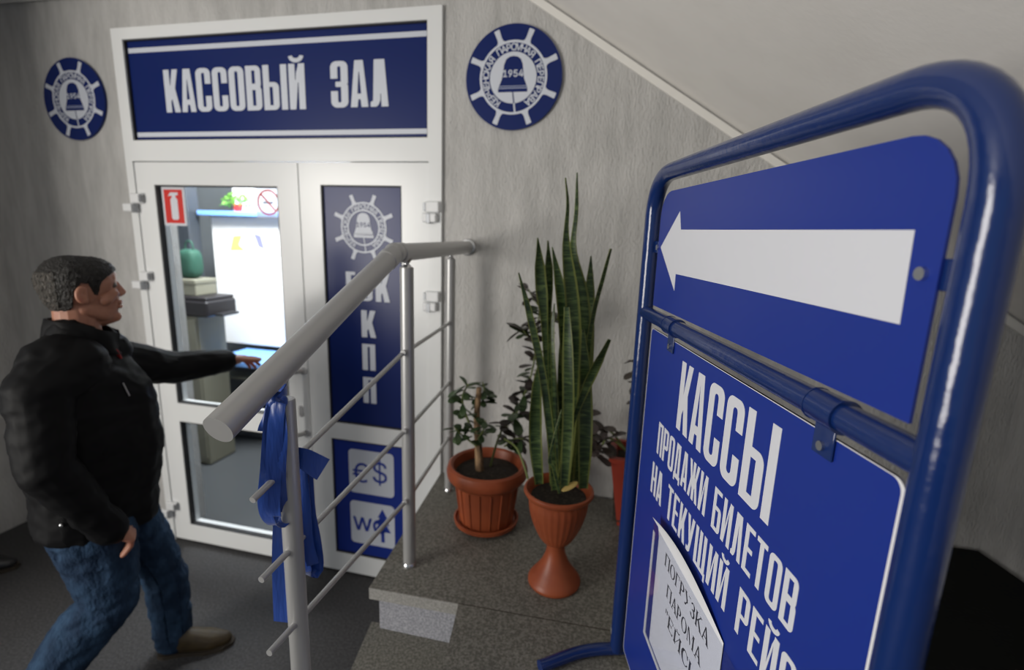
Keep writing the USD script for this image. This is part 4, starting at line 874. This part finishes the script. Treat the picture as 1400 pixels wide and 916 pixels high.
# collar, hem band, zip pull, shirt
ccen = onp(112, 452, 0); ring_ = []
cax = np.array([.10, .10, 1.0]); cax /= np.linalg.norm(cax); cu = np.cross(cax, rv); cu /= np.linalg.norm(cu); cu = cu if cu @ hf > 0 else -cu; cw = np.cross(cax, cu)
cb0 = onp(112, 456, 0)
V, Fc = [], []; n = 40
for lay, dr in ((0, 0), (1, .009)):
    for lev in range(4):
        for k in range(n):
            a = .35 + (2 * math.pi - .7) * k / (n - 1); c0_, s0_ = math.cos(a), math.sin(a)
            rr_ = .079 + dr + .012 * (3 - lev) / 3 + .012 * max(0, c0_) + .004 * math.sin(k * .9 + lev)
            V.append(cb0 + cu * c0_ * (rr_ + .008) + cw * s0_ * rr_ + cax * ((-.060, -.015, .020, .046)[lev] - .036 * max(0, c0_) ** 1 * (lev > 0)))
o = 4 * n
for lev in range(3):
    for k in range(n - 1):
        a = lev * n + k; Fc += [[a, a + n, a + 1], [a + 1, a + n, a + n + 1], [o + a, o + a + 1, o + a + n], [o + a + 1, o + a + n + 1, o + a + n]]
for k in range(n - 1):
    a = 3 * n + k; Fc += [[a, o + a, a + 1], [a + 1, o + a, o + a + 1]]; a = k; Fc += [[a, a + 1, o + a], [a + 1, o + a + 1, o + a]]
part(jk, 'collar', trimesh.Trimesh(np.array(V), Fc, process=False), 'jacket', True)
def surf(t, o_, d_):                                           # first hit of a ray on a mesh
    loc, _, _ = t.ray.intersects_location([o_], [d_]); return loc[np.argmin(np.linalg.norm(loc - o_, axis=1))]
def eyeray(px, py): p = at(px, py, 1.0); return (p - EYE) / np.linalg.norm(p - EYE)
try:
    zp = [surf(jt, EYE, eyeray(*q)) - eyeray(*q) * .004 for q in ((168, 524), (172, 532), (177, 541))]
    part(jk, 'zip_pull', tube(zp, .0032, 8), 'steel', True)
    rd = np.array([surf(jt, EYE, eyeray(*q)) - eyeray(*q) * .004 for q in ((154, 473), (159, 481), (166, 490))]); part(man, 'shirt', ribbon(rd, rv * .2 + fv * .7, [.006, .014, .005], .004), 'red', True, label='red shirt showing at the open collar')
    sp_ = surf(jt, EYE, eyeray(84, 718)) - eyeray(84, 718) * .003; m = trimesh.creation.icosphere(1, .007); m.apply_translation(sp_); part(jk, 'snap_button', m, 'steel', True)
except Exception as ex: print('surf', ex)
# jeans
Q = [hull((onp(108, 700, .05), .105), (onp(160, 695, -.05), .105), (onp(130, 690, 0), .10)), hull((onp(112, 715, .07), .105), (onp(140, 730, .08), .100), (rkn + zv * .02, .082)), hull((rkn, .080), (onp(110, 860, .085), .078), (rank, .068)),
     hull((onp(170, 695, -.08), .098), (onp(196, 730, -.085), .085), (lkn, .074)), hull((lkn, .074), (onp(235, 840, -.08), .066), (lank + np.array([0, 0, .045]), .064)), hull((lank + zv * .05, .064), (onp(240, 893, -.075) + fv * .01, .060))]
jn = finish(Mf.batch_boolean(Q, manifold3d.OpType.Add).trim_by_plane([0, 0, 1.0], .028), .012, 7); wrinkle(jn, .020, 21, (10, 10, 20))
jeans = part(man, 'jeans', jn, 'jeans', True)
# shoes
def shoe(parent, heel, toe, name='shoe'):
    d = toe - heel; L = np.linalg.norm(d[:2]); d = d / np.linalg.norm(d); s = np.cross(d, zv); s /= np.linalg.norm(s); u = np.cross(s, d)
    P = lambda x, y, z: heel + d * x * L + s * y + u * z
    up_ = Mf.batch_hull([sph(P(.12, 0, .045), .036), sph(P(.16, 0, .085), .036), sph(P(.42, 0, .05), .040), sph(P(.70, .012, .034), .036), sph(P(.70, -.012, .034), .036), sph(P(.88, 0, .028), .030)])
    up_ = finish(up_, .01, 5); sh = part(parent, name, up_, 'leather', True)
    so = Polygon([(0.02, -.025), (.1, -.036), (.35, -.034), (.65, -.050), (.88, -.042), (1.0, -.014), (1.0, .014), (.88, .042), (.65, .050), (.35, .034), (.1, .036), (.02, .025)])
    so = affinity.scale(so, L, 1, origin=(0, 0)).buffer(.004); m = trimesh.creation.extrude_polygon(so, .016, engine='earcut'); fr4 = np.eye(4); fr4[:3, 0] = d; fr4[:3, 1] = s; fr4[:3, 2] = u; fr4[:3, 3] = heel; m.apply_transform(fr4); part(sh, 'sole', m, 'sole')
toe = at(318, 874, 1.89); toe[2] = .0; heel = np.array([*(lank[:2] - fv[:2] * .055), 0.]); dirf = np.array([*(toe - heel)[:2], 0]); dirf /= np.linalg.norm(dirf)
shoe(man, heel, heel + dirf * .285)
bt = np.array([rank[0], rank[1], 0]) + fv * .06
h2 = rank - zv * .05 - fv * .05; shoe(man, h2, h2 + (fv * .82 - zv * .40) * .285)
# toe of another shoe at the left edge of the picture
bs = at(-40, 792, 1.0); t_ = (0 - EYE[2]) / ((at(-40, 780, 1.0) - EYE)[2]); bp0 = EYE + (at(-40, 780, 1.0) - EYE) * t_; t_ = (0 - EYE[2]) / ((at(24, 776, 1.0) - EYE)[2]); bp1 = EYE + (at(24, 776, 1.0) - EYE) * t_
ob = thing('black_shoe', (bp0[0], bp0[1], 0), 'black shoe tip on the lobby floor at the left edge', 'shoe'); M['leather'], keepm = M['black'], M['leather']
dd = bp1 - bp0; dd[2] = 0; dd /= np.linalg.norm(dd); shoe(ob, bp1 - dd * .28, bp1, 'upper'); M['leather'] = keepm
